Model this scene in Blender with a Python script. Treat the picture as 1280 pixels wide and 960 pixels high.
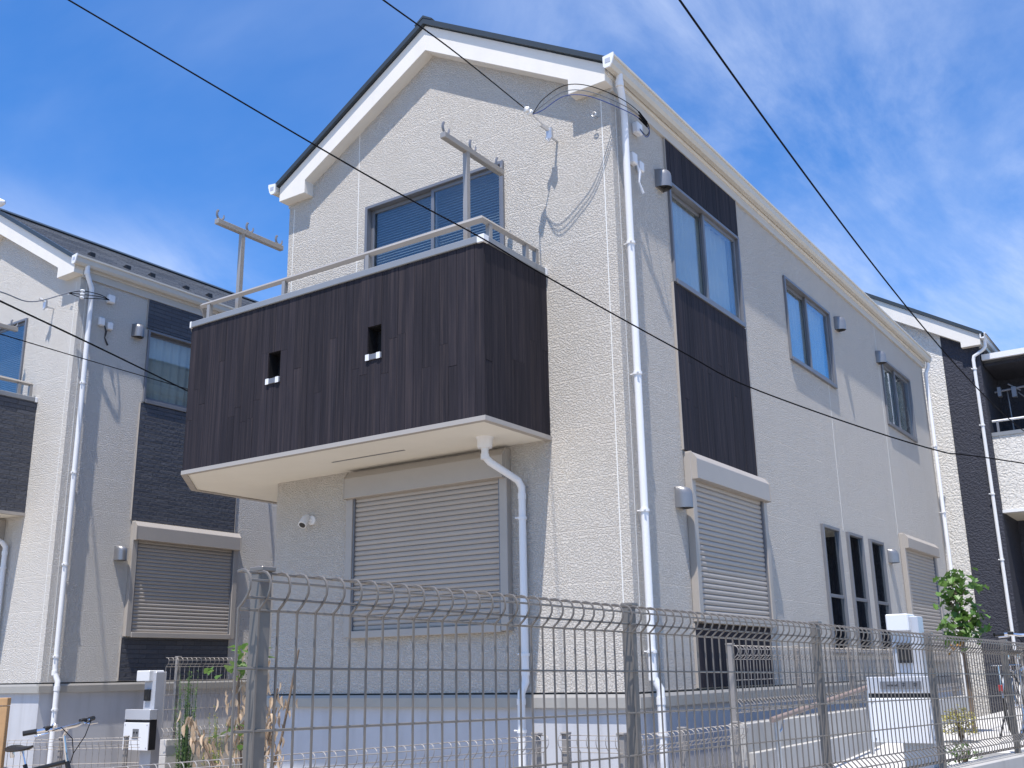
import bpy, bmesh, math, random
from mathutils import Vector, Matrix
random.seed(7)
PI = math.pi
for o in list(bpy.data.objects): bpy.data.objects.remove(o)
scene = bpy.context.scene
COL = scene.collection

# ------------------------------------------------------------------ camera
cam_d = bpy.data.cameras.new('camera'); cam = bpy.data.objects.new('camera', cam_d); COL.objects.link(cam)
CAM = Vector((4.126, -7.800, 0.178))
h, p, r = -0.59769713, 0.27180429, -0.01784935
fw = Vector((math.sin(h)*math.cos(p), math.cos(h)*math.cos(p), math.sin(p)))
rt = Vector((math.cos(h), -math.sin(h), 0)); up = rt.cross(fw)
rt2 = rt*math.cos(r)+up*math.sin(r); up2 = up*math.cos(r)-rt*math.sin(r)
cam.matrix_world = Matrix(((rt2.x, up2.x, -fw.x, CAM.x), (rt2.y, up2.y, -fw.y, CAM.y), (rt2.z, up2.z, -fw.z, CAM.z), (0, 0, 0, 1)))
cam_d.sensor_width = 36; cam_d.lens = 1296.2/1280*36; cam_d.clip_end = 2000; cam_d.clip_start = 0.05
scene.camera = cam
scene.render.resolution_x = 1024; scene.render.resolution_y = 768

# ------------------------------------------------------------------ sun, sky, exposure
SUN = Vector((0.108, -0.36, 1.0)).normalized()
sd = bpy.data.lights.new('sun', 'SUN'); sd.energy = 5.0; sd.angle = math.radians(0.55); sd.color = (1, 0.945, 0.87)
so = bpy.data.objects.new('sun', sd); COL.objects.link(so); so.location = (10, -20, 40)
so.rotation_euler = SUN.to_track_quat('Z', 'Y').to_euler()
world = bpy.data.worlds.new('World'); scene.world = world; world.use_nodes = True
def build_world():
    nt = world.node_tree; N = nt.nodes; L = nt.links; N.clear()
    out = N.new('ShaderNodeOutputWorld'); bg = N.new('ShaderNodeBackground'); bg.inputs['Strength'].default_value = 0.106
    sky = N.new('ShaderNodeTexSky'); sky.sky_type = 'NISHITA'; sky.sun_disc = False
    sky.sun_elevation = math.asin(SUN.z); sky.sun_rotation = math.atan2(SUN.x, SUN.y)
    sky.altitude = 0; sky.air_density = 1.0; sky.dust_density = 0.3; sky.ozone_density = 2.5
    tc = N.new('ShaderNodeTexCoord'); sep = N.new('ShaderNodeSeparateXYZ'); L.new(tc.outputs['Generated'], sep.inputs[0])
    add = N.new('ShaderNodeMath'); add.operation = 'ADD'; add.inputs[1].default_value = 0.22; L.new(sep.outputs['Z'], add.inputs[0])
    mx = N.new('ShaderNodeMath'); mx.operation = 'MAXIMUM'; mx.inputs[1].default_value = 0.05; L.new(add.outputs[0], mx.inputs[0])
    dx = N.new('ShaderNodeMath'); dx.operation = 'DIVIDE'; L.new(sep.outputs['X'], dx.inputs[0]); L.new(mx.outputs[0], dx.inputs[1])
    dy = N.new('ShaderNodeMath'); dy.operation = 'DIVIDE'; L.new(sep.outputs['Y'], dy.inputs[0]); L.new(mx.outputs[0], dy.inputs[1])
    cmb = N.new('ShaderNodeCombineXYZ'); L.new(dx.outputs[0], cmb.inputs[0]); L.new(dy.outputs[0], cmb.inputs[1])
    def noise(scale, detail, rough, rot, sc, loc, dist=0.0):
        mp = N.new('ShaderNodeMapping'); mp.inputs['Rotation'].default_value = (0, 0, rot); mp.inputs['Scale'].default_value = sc
        mp.inputs['Location'].default_value = loc
        L.new(cmb.outputs[0], mp.inputs['Vector'])
        n = N.new('ShaderNodeTexNoise'); n.inputs['Scale'].default_value = scale; n.inputs['Detail'].default_value = detail
        n.inputs['Roughness'].default_value = rough; n.inputs['Distortion'].default_value = dist
        L.new(mp.outputs[0], n.inputs['Vector']); return n.outputs['Fac']
    def ramp(s, a, b):
        m = N.new('ShaderNodeMapRange'); m.interpolation_type = 'SMOOTHSTEP'
        m.inputs['From Min'].default_value = a; m.inputs['From Max'].default_value = b; L.new(s, m.inputs['Value']); return m.outputs[0]
    def mul(a, b):
        m = N.new('ShaderNodeMath'); m.operation = 'MULTIPLY'
        L.new(a, m.inputs[0])
        if isinstance(b, float): m.inputs[1].default_value = b
        else: L.new(b, m.inputs[1])
        return m.outputs[0]
    big = ramp(noise(0.9, 3, 0.5, 0.35, (1, 0.8, 1), (9.3, 5.5, 0)), 0.36, 0.66)
    wisp = ramp(noise(2.2, 9, 0.62, 0.6, (1.0, 0.55, 1), (3.7, 6.1, 0), 0.6), 0.36, 0.80)
    fine = ramp(noise(1.5, 6, 0.55, -0.3, (0.7, 1.2, 1), (9.2, 2.0, 0), 0.3), 0.36, 0.75)
    a1 = mul(mul(big, wisp), 0.95); a2 = mul(fine, 0.20)
    sm = N.new('ShaderNodeMath'); sm.operation = 'ADD'; sm.use_clamp = True; L.new(a1, sm.inputs[0]); L.new(a2, sm.inputs[1])
    mix = N.new('ShaderNodeMixRGB'); L.new(sm.outputs[0], mix.inputs['Fac'])
    tint = N.new('ShaderNodeMixRGB'); tint.blend_type = 'MULTIPLY'; tint.inputs['Fac'].default_value = 1.0
    tint.inputs['Color2'].default_value = (0.44, 0.96, 1.52, 1); L.new(sky.outputs[0], tint.inputs['Color1'])
    L.new(tint.outputs[0], mix.inputs['Color1']); mix.inputs['Color2'].default_value = (5.6, 6.4, 8.2, 1)
    L.new(mix.outputs[0], bg.inputs['Color']); L.new(bg.outputs[0], out.inputs['Surface'])
build_world()
vs = scene.view_settings
vs.view_transform = 'Standard'; vs.look = 'None'; vs.exposure = 0.47; vs.gamma = 1.0; vs.use_curve_mapping = False

# ------------------------------------------------------------------ helpers
def link(o, parent=None):
    COL.objects.link(o)
    if parent is not None: o.parent = parent
    return o
def empty(name, label, cat, loc=(0, 0, 0), rz=0.0, group=None):
    o = bpy.data.objects.new(name, None); o.empty_display_size = 0.2
    o.location = loc; o.rotation_euler = (0, 0, rz); COL.objects.link(o)
    o['label'] = label; o['category'] = cat
    if group: o['group'] = group
    return o
def tag(o, label, cat, group=None):
    o['label'] = label; o['category'] = cat
    if group: o['group'] = group
    return o
class MB:
    def __init__(s): s.v = []; s.f = []
    def add(s, vs_, fs):
        n = len(s.v); s.v += [tuple(v) for v in vs_]; s.f += [tuple(i+n for i in f) for f in fs]; return s
    def box(s, x0, y0, z0, x1, y1, z1):
        if x0 > x1: x0, x1 = x1, x0
        if y0 > y1: y0, y1 = y1, y0
        if z0 > z1: z0, z1 = z1, z0
        return s.add([(x0,y0,z0),(x1,y0,z0),(x1,y1,z0),(x0,y1,z0),(x0,y0,z1),(x1,y0,z1),(x1,y1,z1),(x0,y1,z1)],
                     [(0,3,2,1),(4,5,6,7),(0,1,5,4),(1,2,6,5),(2,3,7,6),(3,0,4,7)])
    def prism(s, poly, axis, a, b):
        # poly: list of 2d points; axis 'x': (y,z), 'y': (x,z), 'z': (x,y)
        def P(q, t):
            if axis == 'x': return (t, q[0], q[1])
            if axis == 'y': return (q[0], t, q[1])
            return (q[0], q[1], t)
        n = len(poly)
        vs_ = [P(q, a) for q in poly]+[P(q, b) for q in poly]
        fs = [tuple(range(n-1, -1, -1)), tuple(range(n, 2*n))]+[(i, (i+1) % n, n+(i+1) % n, n+i) for i in range(n)]
        return s.add(vs_, fs)
    def tube(s, pts, r, n=8, caps=True):
        pts = [Vector(q) for q in pts]; m = len(pts)
        rs = r if isinstance(r, (list, tuple)) else [r]*m
        ref = None; vs_ = []
        for i, q in enumerate(pts):
            if i == 0: t = pts[1]-pts[0]
            elif i == m-1: t = pts[-1]-pts[-2]
            else: t = (pts[i+1]-pts[i]).normalized()+(pts[i]-pts[i-1]).normalized()
            t.normalize()
            if ref is None: ref = Vector((0, 0, 1)) if abs(t.z) < 0.9 else Vector((1, 0, 0))
            u = ref.cross(t)
            if u.length < 1e-5: u = Vector((0, 1, 0)).cross(t)
            u.normalize(); w = t.cross(u); ref = w
            ext = 1.0
            if 0 < i < m-1:
                c = (pts[i+1]-pts[i]).normalized().dot((pts[i]-pts[i-1]).normalized())
                ext = 1/max(0.6, math.sqrt((1+c)/2))
            for k in range(n):
                a = 2*PI*k/n; vs_.append(q+(u*math.cos(a)+w*math.sin(a))*rs[i]*(ext if n < 5 else 1))
        fs = []
        for i in range(m-1):
            for k in range(n):
                fs.append((i*n+k, i*n+(k+1) % n, (i+1)*n+(k+1) % n, (i+1)*n+k))
        if caps: fs += [tuple(range(n-1, -1, -1)), tuple(range((m-1)*n, m*n))]
        return s.add(vs_, fs)
    def lathe(s, prof, c=(0, 0, 0), n=16, axis='z'):
        vs_ = []; m = len(prof)
        for (rr, z) in prof:
            for k in range(n):
                a = 2*PI*k/n; q = (rr*math.cos(a), rr*math.sin(a), z)
                if axis == 'y': q = (q[0], q[2], q[1])
                if axis == 'x': q = (q[2], q[0], q[1])
                vs_.append((q[0]+c[0], q[1]+c[1], q[2]+c[2]))
        fs = [(i*n+k, i*n+(k+1) % n, (i+1)*n+(k+1) % n, (i+1)*n+k) for i in range(m-1) for k in range(n)]
        fs += [tuple(range(n-1, -1, -1)), tuple(range((m-1)*n, m*n))]
        return s.add(vs_, fs)
    def mesh(s, name, bevel=0, smooth=False):
        me = bpy.data.meshes.new(name); me.from_pydata(s.v, [], s.f); me.update()
        bm = bmesh.new(); bm.from_mesh(me)
        if bevel:
            ed = [e for e in bm.edges if len(e.link_faces) == 2 and e.calc_face_angle(0) > 0.6]
            bmesh.ops.bevel(bm, geom=ed, offset=bevel, segments=1, affect='EDGES', clamp_overlap=True)
        bmesh.ops.recalc_face_normals(bm, faces=bm.faces)
        bm.to_mesh(me); bm.free()
        if smooth:
            for pl in me.polygons: pl.use_smooth = True
            try: me.set_sharp_from_angle(angle=math.radians(40))
            except Exception: pass
        return me
    def build(s, name, mat, parent=None, loc=None, rz=0.0, bevel=0, smooth=False):
        me = s.mesh(name, bevel, smooth)
        if mat: me.materials.append(mat)
        o = bpy.data.objects.new(name, me); link(o, parent)
        if loc is not None: o.location = loc
        if rz: o.rotation_euler = (0, 0, rz)
        return o
def inst(name, me, parent=None, loc=(0, 0, 0), rot=(0, 0, 0), sc=None):
    o = bpy.data.objects.new(name, me); link(o, parent); o.location = loc; o.rotation_euler = rot
    if sc is not None: o.scale = sc
    return o
def structure(o): o['kind'] = 'structure'; return o

# ------------------------------------------------------------------ materials
def newmat(name):
    m = bpy.data.materials.new(name); m.use_nodes = True
    nt = m.node_tree; b = nt.nodes['Principled BSDF']; return m, nt, b
def mat(name, col, rough=0.6, metal=0.0, var=0.08, vscale=3.0, bump=0.0, bscale=60.0, bdist=0.004, dirt=0.0, rnd=0.0, spec=0.4):
    m, nt, b = newmat(name); N = nt.nodes; L = nt.links
    tc = N.new('ShaderNodeTexCoord')
    n = N.new('ShaderNodeTexNoise'); n.inputs['Scale'].default_value = vscale; n.inputs['Detail'].default_value = 6; n.inputs['Roughness'].default_value = 0.62
    L.new(tc.outputs['Object'], n.inputs['Vector'])
    mr = N.new('ShaderNodeMapRange'); mr.inputs['From Min'].default_value = 0.25; mr.inputs['From Max'].default_value = 0.75
    mr.inputs['To Min'].default_value = 1-var; mr.inputs['To Max'].default_value = 1+var; L.new(n.outputs['Fac'], mr.inputs['Value'])
    fac = mr.outputs[0]
    if rnd:
        oi = N.new('ShaderNodeObjectInfo'); m2 = N.new('ShaderNodeMapRange')
        m2.inputs['To Min'].default_value = 1-rnd; m2.inputs['To Max'].default_value = 1+rnd; L.new(oi.outputs['Random'], m2.inputs['Value'])
        mm = N.new('ShaderNodeMath'); mm.operation = 'MULTIPLY'; L.new(fac, mm.inputs[0]); L.new(m2.outputs[0], mm.inputs[1]); fac = mm.outputs[0]
    vm = N.new('ShaderNodeVectorMath'); vm.operation = 'SCALE'; vm.inputs[0].default_value = col[:3]; L.new(fac, vm.inputs['Scale'])
    colout = vm.outputs[0]
    if dirt:
        mp = N.new('ShaderNodeMapping'); mp.inputs['Scale'].default_value = (5, 5, 0.35); L.new(tc.outputs['Object'], mp.inputs['Vector'])
        n2 = N.new('ShaderNodeTexNoise'); n2.inputs['Scale'].default_value = 1.3; n2.inputs['Detail'].default_value = 7; L.new(mp.outputs[0], n2.inputs['Vector'])
        m3 = N.new('ShaderNodeMapRange'); m3.inputs['From Min'].default_value = 0.48; m3.inputs['From Max'].default_value = 0.75; m3.inputs['To Max'].default_value = dirt
        L.new(n2.outputs['Fac'], m3.inputs['Value'])
        mx = N.new('ShaderNodeMixRGB'); mx.blend_type = 'MULTIPLY'; L.new(m3.outputs[0], mx.inputs['Fac']); L.new(colout, mx.inputs['Color1']); mx.inputs['Color2'].default_value = (0.5, 0.47, 0.42, 1)
        colout = mx.outputs[0]
    L.new(colout, b.inputs['Base Color'])
    b.inputs['Roughness'].default_value = rough; b.inputs['Metallic'].default_value = metal
    b.inputs['Specular IOR Level'].default_value = spec
    if bump:
        n3 = N.new('ShaderNodeTexNoise'); n3.inputs['Scale'].default_value = bscale; n3.inputs['Detail'].default_value = 4
        L.new(tc.outputs['Object'], n3.inputs['Vector'])
        bp = N.new('ShaderNodeBump'); bp.inputs['Strength'].default_value = bump; bp.inputs['Distance'].default_value = bdist
        L.new(n3.outputs['Fac'], bp.inputs['Height']); L.new(bp.outputs[0], b.inputs['Normal'])
    return m
def stucco(name, col, scale=56.0, dist=0.0095, strength=0.95, dirt=0.10, stretch=(1, 1, 1.12)):
    m, nt, b = newmat(name); N = nt.nodes; L = nt.links
    tc = N.new('ShaderNodeTexCoord'); mp = N.new('ShaderNodeMapping'); mp.inputs['Scale'].default_value = stretch
    L.new(tc.outputs['Object'], mp.inputs['Vector'])
    n = N.new('ShaderNodeTexNoise'); n.inputs['Scale'].default_value = scale; n.inputs['Detail'].default_value = 2.5; n.inputs['Roughness'].default_value = 0.6; n.inputs['Distortion'].default_value = 0.12
    L.new(mp.outputs[0], n.inputs['Vector'])
    mr = N.new('ShaderNodeMapRange'); mr.interpolation_type = 'SMOOTHSTEP'; mr.inputs['From Min'].default_value = 0.40; mr.inputs['From Max'].default_value = 0.58
    L.new(n.outputs['Fac'], mr.inputs['Value'])
    # faint horizontal laps every 455 mm
    sep = N.new('ShaderNodeSeparateXYZ'); L.new(tc.outputs['Object'], sep.inputs[0])
    md = N.new('ShaderNodeMath'); md.operation = 'PINGPONG'; md.inputs[1].default_value = 0.2275; L.new(sep.outputs['Z'], md.inputs[0])
    lt = N.new('ShaderNodeMapRange'); lt.inputs['From Min'].default_value = 0.0; lt.inputs['From Max'].default_value = 0.006; L.new(md.outputs[0], lt.inputs['Value'])
    hm = N.new('ShaderNodeMath'); hm.operation = 'MULTIPLY'; L.new(mr.outputs[0], hm.inputs[0]); L.new(lt.outputs[0], hm.inputs[1])
    bp = N.new('ShaderNodeBump'); bp.inputs['Strength'].default_value = strength; bp.inputs['Distance'].default_value = dist
    L.new(hm.outputs[0], bp.inputs['Height']); L.new(bp.outputs[0], b.inputs['Normal'])
    n2 = N.new('ShaderNodeTexNoise'); n2.inputs['Scale'].default_value = 0.9; n2.inputs['Detail'].default_value = 8; n2.inputs['Roughness'].default_value = 0.65
    mp2 = N.new('ShaderNodeMapping'); mp2.inputs['Scale'].default_value = (2.2, 2.2, 0.5); L.new(tc.outputs['Object'], mp2.inputs['Vector']); L.new(mp2.outputs[0], n2.inputs['Vector'])
    m3 = N.new('ShaderNodeMapRange'); m3.inputs['From Min'].default_value = 0.4; m3.inputs['From Max'].default_value = 0.75; m3.inputs['To Max'].default_value = dirt; L.new(n2.outputs['Fac'], m3.inputs['Value'])
    mx = N.new('ShaderNodeMixRGB'); L.new(m3.outputs[0], mx.inputs['Fac']); mx.inputs['Color1'].default_value = (*col, 1); mx.inputs['Color2'].default_value = (col[0]*0.6, col[1]*0.56, col[2]*0.5, 1)
    L.new(mx.outputs[0], b.inputs['Base Color'])
    b.inputs['Roughness'].default_value = 0.85; b.inputs['Specular IOR Level'].default_value = 0.25
    return m
def woodmat(name):
    m, nt, b = newmat(name); N = nt.nodes; L = nt.links
    tc = N.new('ShaderNodeTexCoord'); oi = N.new('ShaderNodeObjectInfo')
    av = N.new('ShaderNodeVectorMath'); av.operation = 'MULTIPLY_ADD'; L.new(oi.outputs['Random'], av.inputs[0]); av.inputs[1].default_value = (17, 23, 31); L.new(tc.outputs['Object'], av.inputs[2])
    mp = N.new('ShaderNodeMapping'); mp.inputs['Scale'].default_value = (22, 22, 0.6); L.new(av.outputs[0], mp.inputs['Vector'])
    n = N.new('ShaderNodeTexNoise'); n.inputs['Scale'].default_value = 1.6; n.inputs['Detail'].default_value = 9; n.inputs['Roughness'].default_value = 0.68; n.inputs['Distortion'].default_value = 0.25
    L.new(mp.outputs[0], n.inputs['Vector'])
    cr = N.new('ShaderNodeValToRGB'); e = cr.color_ramp.elements
    e[0].position = 0.28; e[0].color = (0.012, 0.011, 0.015, 1); e[1].position = 0.74; e[1].color = (0.054, 0.042, 0.043, 1)
    el = cr.color_ramp.elements.new(0.5); el.color = (0.025, 0.0215, 0.027, 1)
    L.new(n.outputs['Fac'], cr.inputs['Fac'])
    mr = N.new('ShaderNodeMapRange'); mr.inputs['To Min'].default_value = 0.84; mr.inputs['To Max'].default_value = 1.16; L.new(oi.outputs['Random'], mr.inputs['Value'])
    vm = N.new('ShaderNodeVectorMath'); vm.operation = 'SCALE'; L.new(cr.outputs['Color'], vm.inputs[0]); L.new(mr.outputs[0], vm.inputs['Scale'])
    L.new(vm.outputs[0], b.inputs['Base Color'])
    bp = N.new('ShaderNodeBump'); bp.inputs['Strength'].default_value = 0.35; bp.inputs['Distance'].default_value = 0.003
    L.new(n.outputs['Fac'], bp.inputs['Height']); L.new(bp.outputs[0], b.inputs['Normal'])
    b.inputs['Roughness'].default_value = 0.7; b.inputs['Specular IOR Level'].default_value = 0.15
    return m
def darksiding(name, c1, c2, rowh=0.062, mortar=0.005):
    # dark siding moulded as thin stacked stone courses
    m, nt, b = newmat(name); N = nt.nodes; L = nt.links
    tc = N.new('ShaderNodeTexCoord'); sep = N.new('ShaderNodeSeparateXYZ'); L.new(tc.outputs['Object'], sep.inputs[0])
    ad = N.new('ShaderNodeMath'); L.new(sep.outputs['X'], ad.inputs[0]); L.new(sep.outputs['Y'], ad.inputs[1])
    cb = N.new('ShaderNodeCombineXYZ'); L.new(ad.outputs[0], cb.inputs[0]); L.new(sep.outputs['Z'], cb.inputs[1])
    br = N.new('ShaderNodeTexBrick'); br.inputs['Scale'].default_value = 1.0; br.inputs['Brick Width'].default_value = 0.31; br.inputs['Row Height'].default_value = rowh
    br.inputs['Mortar Size'].default_value = mortar; br.inputs['Mortar Smooth'].default_value = 0.5; br.inputs['Color1'].default_value = (*c1, 1); br.inputs['Color2'].default_value = (*c2, 1)
    br.inputs['Mortar'].default_value = (c1[0]*0.6, c1[1]*0.6, c1[2]*0.6, 1); br.offset = 0.37
    L.new(cb.outputs[0], br.inputs['Vector']); L.new(br.outputs['Color'], b.inputs['Base Color'])
    n = N.new('ShaderNodeTexNoise'); n.inputs['Scale'].default_value = 22; n.inputs['Detail'].default_value = 5; L.new(tc.outputs['Object'], n.inputs['Vector'])
    s = N.new('ShaderNodeMath'); s.operation = 'MULTIPLY_ADD'; L.new(br.outputs['Fac'], s.inputs[0]); s.inputs[1].default_value = -0.8; L.new(n.outputs['Fac'], s.inputs[2])
    bp = N.new('ShaderNodeBump'); bp.inputs['Strength'].default_value = 0.9; bp.inputs['Distance'].default_value = 0.014; L.new(s.outputs[0], bp.inputs['Height']); L.new(bp.outputs[0], b.inputs['Normal'])
    b.inputs['Roughness'].default_value = 0.6; return m
def glassmat(name, tint=(0.88, 0.92, 0.92), refl=0.085):
    m = bpy.data.materials.new(name); m.use_nodes = True; nt = m.node_tree; N = nt.nodes; L = nt.links; N.clear()
    out = N.new('ShaderNodeOutputMaterial'); mix = N.new('ShaderNodeMixShader'); tr = N.new('ShaderNodeBsdfTransparent'); gl = N.new('ShaderNodeBsdfGlossy')
    tr.inputs['Color'].default_value = (*tint, 1); gl.inputs['Roughness'].default_value = 0.015; gl.inputs['Color'].default_value = (0.9, 0.95, 1, 1)
    lw = N.new('ShaderNodeLayerWeight'); lw.inputs['Blend'].default_value = 0.5
    fr = N.new('ShaderNodeMath'); fr.operation = 'POWER'; fr.inputs[1].default_value = 4.0; L.new(lw.outputs['Facing'], fr.inputs[0])
    ma = N.new('ShaderNodeMath'); ma.operation = 'MULTIPLY_ADD'; ma.use_clamp = True; L.new(fr.outputs[0], ma.inputs[0]); ma.inputs[1].default_value = 0.9; ma.inputs[2].default_value = refl
    tc = N.new('ShaderNodeTexCoord'); n = N.new('ShaderNodeTexNoise'); n.inputs['Scale'].default_value = 1.4; L.new(tc.outputs['Object'], n.inputs['Vector'])
    bp = N.new('ShaderNodeBump'); bp.inputs['Strength'].default_value = 0.08; bp.inputs['Distance'].default_value = 0.02; L.new(n.outputs['Fac'], bp.inputs['Height']); L.new(bp.outputs[0], gl.inputs['Normal'])
    L.new(ma.outputs[0], mix.inputs['Fac']); L.new(tr.outputs[0], mix.inputs[1]); L.new(gl.outputs[0], mix.inputs[2]); L.new(mix.outputs[0], out.inputs['Surface'])
    return m
def leafmat(name, c, rnd=0.35, trans=0.35):
    m, nt, b = newmat(name); N = nt.nodes; L = nt.links
    oi = N.new('ShaderNodeObjectInfo'); mr = N.new('ShaderNodeMapRange'); mr.inputs['To Min'].default_value = 1-rnd; mr.inputs['To Max'].default_value = 1+rnd; L.new(oi.outputs['Random'], mr.inputs['Value'])
    tc = N.new('ShaderNodeTexCoord'); n = N.new('ShaderNodeTexNoise'); n.inputs['Scale'].default_value = 25; L.new(tc.outputs['Object'], n.inputs['Vector'])
    ma = N.new('ShaderNodeMath'); ma.operation = 'MULTIPLY_ADD'; L.new(n.outputs['Fac'], ma.inputs[0]); ma.inputs[1].default_value = 0.6; L.new(mr.outputs[0], ma.inputs[2])
    vm = N.new('ShaderNodeVectorMath'); vm.operation = 'SCALE'; vm.inputs[0].default_value = c; L.new(ma.outputs[0], vm.inputs['Scale']); L.new(vm.outputs[0], b.inputs['Base Color'])
    b.inputs['Roughness'].default_value = 0.45
    out = [q for q in N if q.type == 'OUTPUT_MATERIAL'][0]
    t = N.new('ShaderNodeBsdfTranslucent'); L.new(vm.outputs[0], t.inputs['Color']); mx = N.new('ShaderNodeMixShader'); mx.inputs['Fac'].default_value = trans
    L.new(b.outputs[0], mx.inputs[1]); L.new(t.outputs[0], mx.inputs[2]); L.new(mx.outputs[0], out.inputs['Surface'])
    return m

M = {}
M['wall'] = stucco('cream_stucco', (0.565, 0.53, 0.485))
M['wallB'] = stucco('grey_cream_stucco', (0.63, 0.60, 0.56))
M['wallC'] = stucco('white_stucco', (0.68, 0.655, 0.615), scale=24, dist=0.011)
M['navy'] = stucco('navy_stucco', (0.050, 0.053, 0.070), scale=24, dist=0.011, dirt=0.2)
M['brickdark'] = darksiding('slate_siding', (0.050, 0.055, 0.072), (0.072, 0.076, 0.092))
M['wood'] = woodmat('dark_wood')
M['trim'] = mat('cream_trim', (0.72, 0.685, 0.63), 0.55, var=0.03, dirt=0.08)
M['soffit'] = mat('cream_soffit', (0.72, 0.69, 0.62), 0.7, var=0.03)
M['joint'] = mat('sealant', (0.70, 0.69, 0.66), 0.7, var=0.03)
M['pvc'] = mat('white_pvc', (0.74, 0.74, 0.75), 0.35, var=0.03, dirt=0.06)
M['roof'] = darksiding('slate_roof', (0.045, 0.050, 0.060), (0.095, 0.10, 0.108), 0.082, mortar=0.010)
M['frieze'] = mat('frieze_paint', (0.50, 0.475, 0.435), 0.65, var=0.03)
M['gutter'] = mat('cream_gutter', (0.56, 0.53, 0.47), 0.6, var=0.03, dirt=0.08)
M['roofedge'] = mat('roof_flashing', (0.035, 0.045, 0.055), 0.4, var=0.1)
M['alu'] = mat('bronze_aluminium', (0.33, 0.31, 0.29), 0.42, 0.35, var=0.05)
M['alulight'] = mat('silver_aluminium', (0.185, 0.19, 0.21), 0.4, 0.3, var=0.05)
M['coping'] = mat('coping_metal', (0.25, 0.26, 0.275), 0.4, 0.2, var=0.05)
M['shutter'] = mat('taupe_shutter', (0.385, 0.345, 0.305), 0.5, 0.05, var=0.05, rnd=0.03)
M['shutterframe'] = mat('shutter_frame', (0.385, 0.35, 0.315), 0.45, 0.1, var=0.04)
M['vent'] = mat('vent_metal', (0.24, 0.24, 0.25), 0.36, 0.55, var=0.08)
M['black'] = mat('black_plastic', (0.012, 0.012, 0.014), 0.45, var=0.1)
M['cable'] = mat('cable_rubber', (0.006, 0.006, 0.008), 0.8, var=0.1, spec=0.08)
M['greycable'] = mat('grey_cable', (0.16, 0.17, 0.19), 0.5, var=0.1)
M['bluecable'] = mat('blue_cable', (0.03, 0.06, 0.22), 0.5, var=0.1)
M['ceramic'] = mat('white_ceramic', (0.75, 0.75, 0.74), 0.25, var=0.05)
M['galv'] = mat('galvanised_steel', (0.55, 0.56, 0.58), 0.35, 0.7, var=0.1, vscale=12)
M['found'] = mat('foundation_concrete', (0.47, 0.475, 0.50), 0.85, var=0.06, vscale=2, bump=0.15, dirt=0.25)
M['flash'] = mat('base_flashing', (0.36, 0.34, 0.31), 0.45, 0.2, var=0.05)
M['glass'] = glassmat('window_glass')
M['glassdark'] = glassmat('dark_window_glass', (0.45, 0.50, 0.52), 0.08)
M['curtain'] = mat('curtain', (0.42, 0.42, 0.39), 0.9, var=0.06)
M['blind'] = mat('window_blind', (0.30, 0.33, 0.36), 0.5, var=0.05)
M['room'] = mat('room_plaster', (0.25, 0.25, 0.25), 0.9, var=0.1)
M['fence'] = mat('fence_steel', (0.15, 0.137, 0.125), 0.36, 0.12, var=0.12, vscale=20)
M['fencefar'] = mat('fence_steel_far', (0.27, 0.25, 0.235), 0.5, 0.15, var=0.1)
M['concrete'] = mat('concrete', (0.40, 0.39, 0.375), 0.9, var=0.12, vscale=1.2, bump=0.3, bscale=30, dirt=0.3)
M['paving'] = mat('pale_paving', (0.52, 0.51, 0.50), 0.9, var=0.10, vscale=1.5, bump=0.3, bscale=60)
M['block'] = mat('concrete_block', (0.46, 0.44, 0.415), 0.9, var=0.12, vscale=5, bump=0.4, bscale=70, rnd=0.06)
M['asphalt'] = mat('ground_asphalt', (0.36, 0.315, 0.26), 0.95, var=0.2, vscale=0.6, bump=0.5, bscale=80)
M['whitebox'] = mat('white_enamel', (0.70, 0.71, 0.74), 0.3, var=0.02)
M['greybox'] = mat('grey_enamel', (0.50, 0.51, 0.55), 0.35, 0.3, var=0.03)
M['lampwhite'] = mat('lamp_acrylic', (0.66, 0.67, 0.69), 0.3, var=0.02)
M['rail'] = mat('brown_handrail', (0.23, 0.175, 0.155), 0.5, var=0.1)
M['oak'] = mat('raw_timber', (0.42, 0.25, 0.12), 0.6, var=0.2, vscale=6)
M['redwood'] = mat('red_brown_timber', (0.17, 0.055, 0.025), 0.55, var=0.25, vscale=6)
M['chrome'] = mat('chrome', (0.75, 0.75, 0.77), 0.18, 1.0, var=0.03)
M['tyre'] = mat('tyre_rubber', (0.02, 0.02, 0.02), 0.8, var=0.2)
M['bikeblue'] = mat('blue_plastic', (0.02, 0.16, 0.55), 0.35, var=0.05)
M['red'] = mat('red_plastic', (0.35, 0.025, 0.03), 0.3, var=0.05)
M['leaf'] = leafmat('green_leaf', (0.075, 0.145, 0.03))
M['leafdead'] = leafmat('dead_leaf', (0.40, 0.30, 0.205), 0.3, 0.25)
M['leafgrass'] = leafmat('grass_leaf', (0.12, 0.20, 0.07), 0.3, 0.3)
M['leafyellow'] = leafmat('yellow_leaf', (0.30, 0.28, 0.09), 0.3, 0.3)
M['leaforange'] = leafmat('orange_leaf', (0.30, 0.16, 0.05), 0.3, 0.3)
M['bark'] = mat('bark', (0.16, 0.115, 0.08), 0.9, var=0.3, vscale=20, bump=0.4)

# ------------------------------------------------------------------ ground
GZ = -1.25
g = MB().box(-220, -220, GZ-0.3, 220, 220, GZ).build('ground', M['asphalt']); structure(g)
# sloping concrete approach right of the house
prof = [(-2.6, GZ+0.004), (1.5, -0.72), (5.0, -0.56), (12.4, -0.52), (12.4, GZ-0.1), (-2.6, GZ-0.1)]
pv = MB(); pv.prism(prof, 'x', 0.80, 2.0); pv.build('path', M['paving']); structure(bpy.data.objects['path'])
pv2 = MB().prism([(2.0, 2.5), (2.33, 2.5), (3.02, 12.4), (2.0, 12.4)], 'z', GZ-0.1, -0.565); structure(pv2.build('path', M['paving']))

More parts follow.
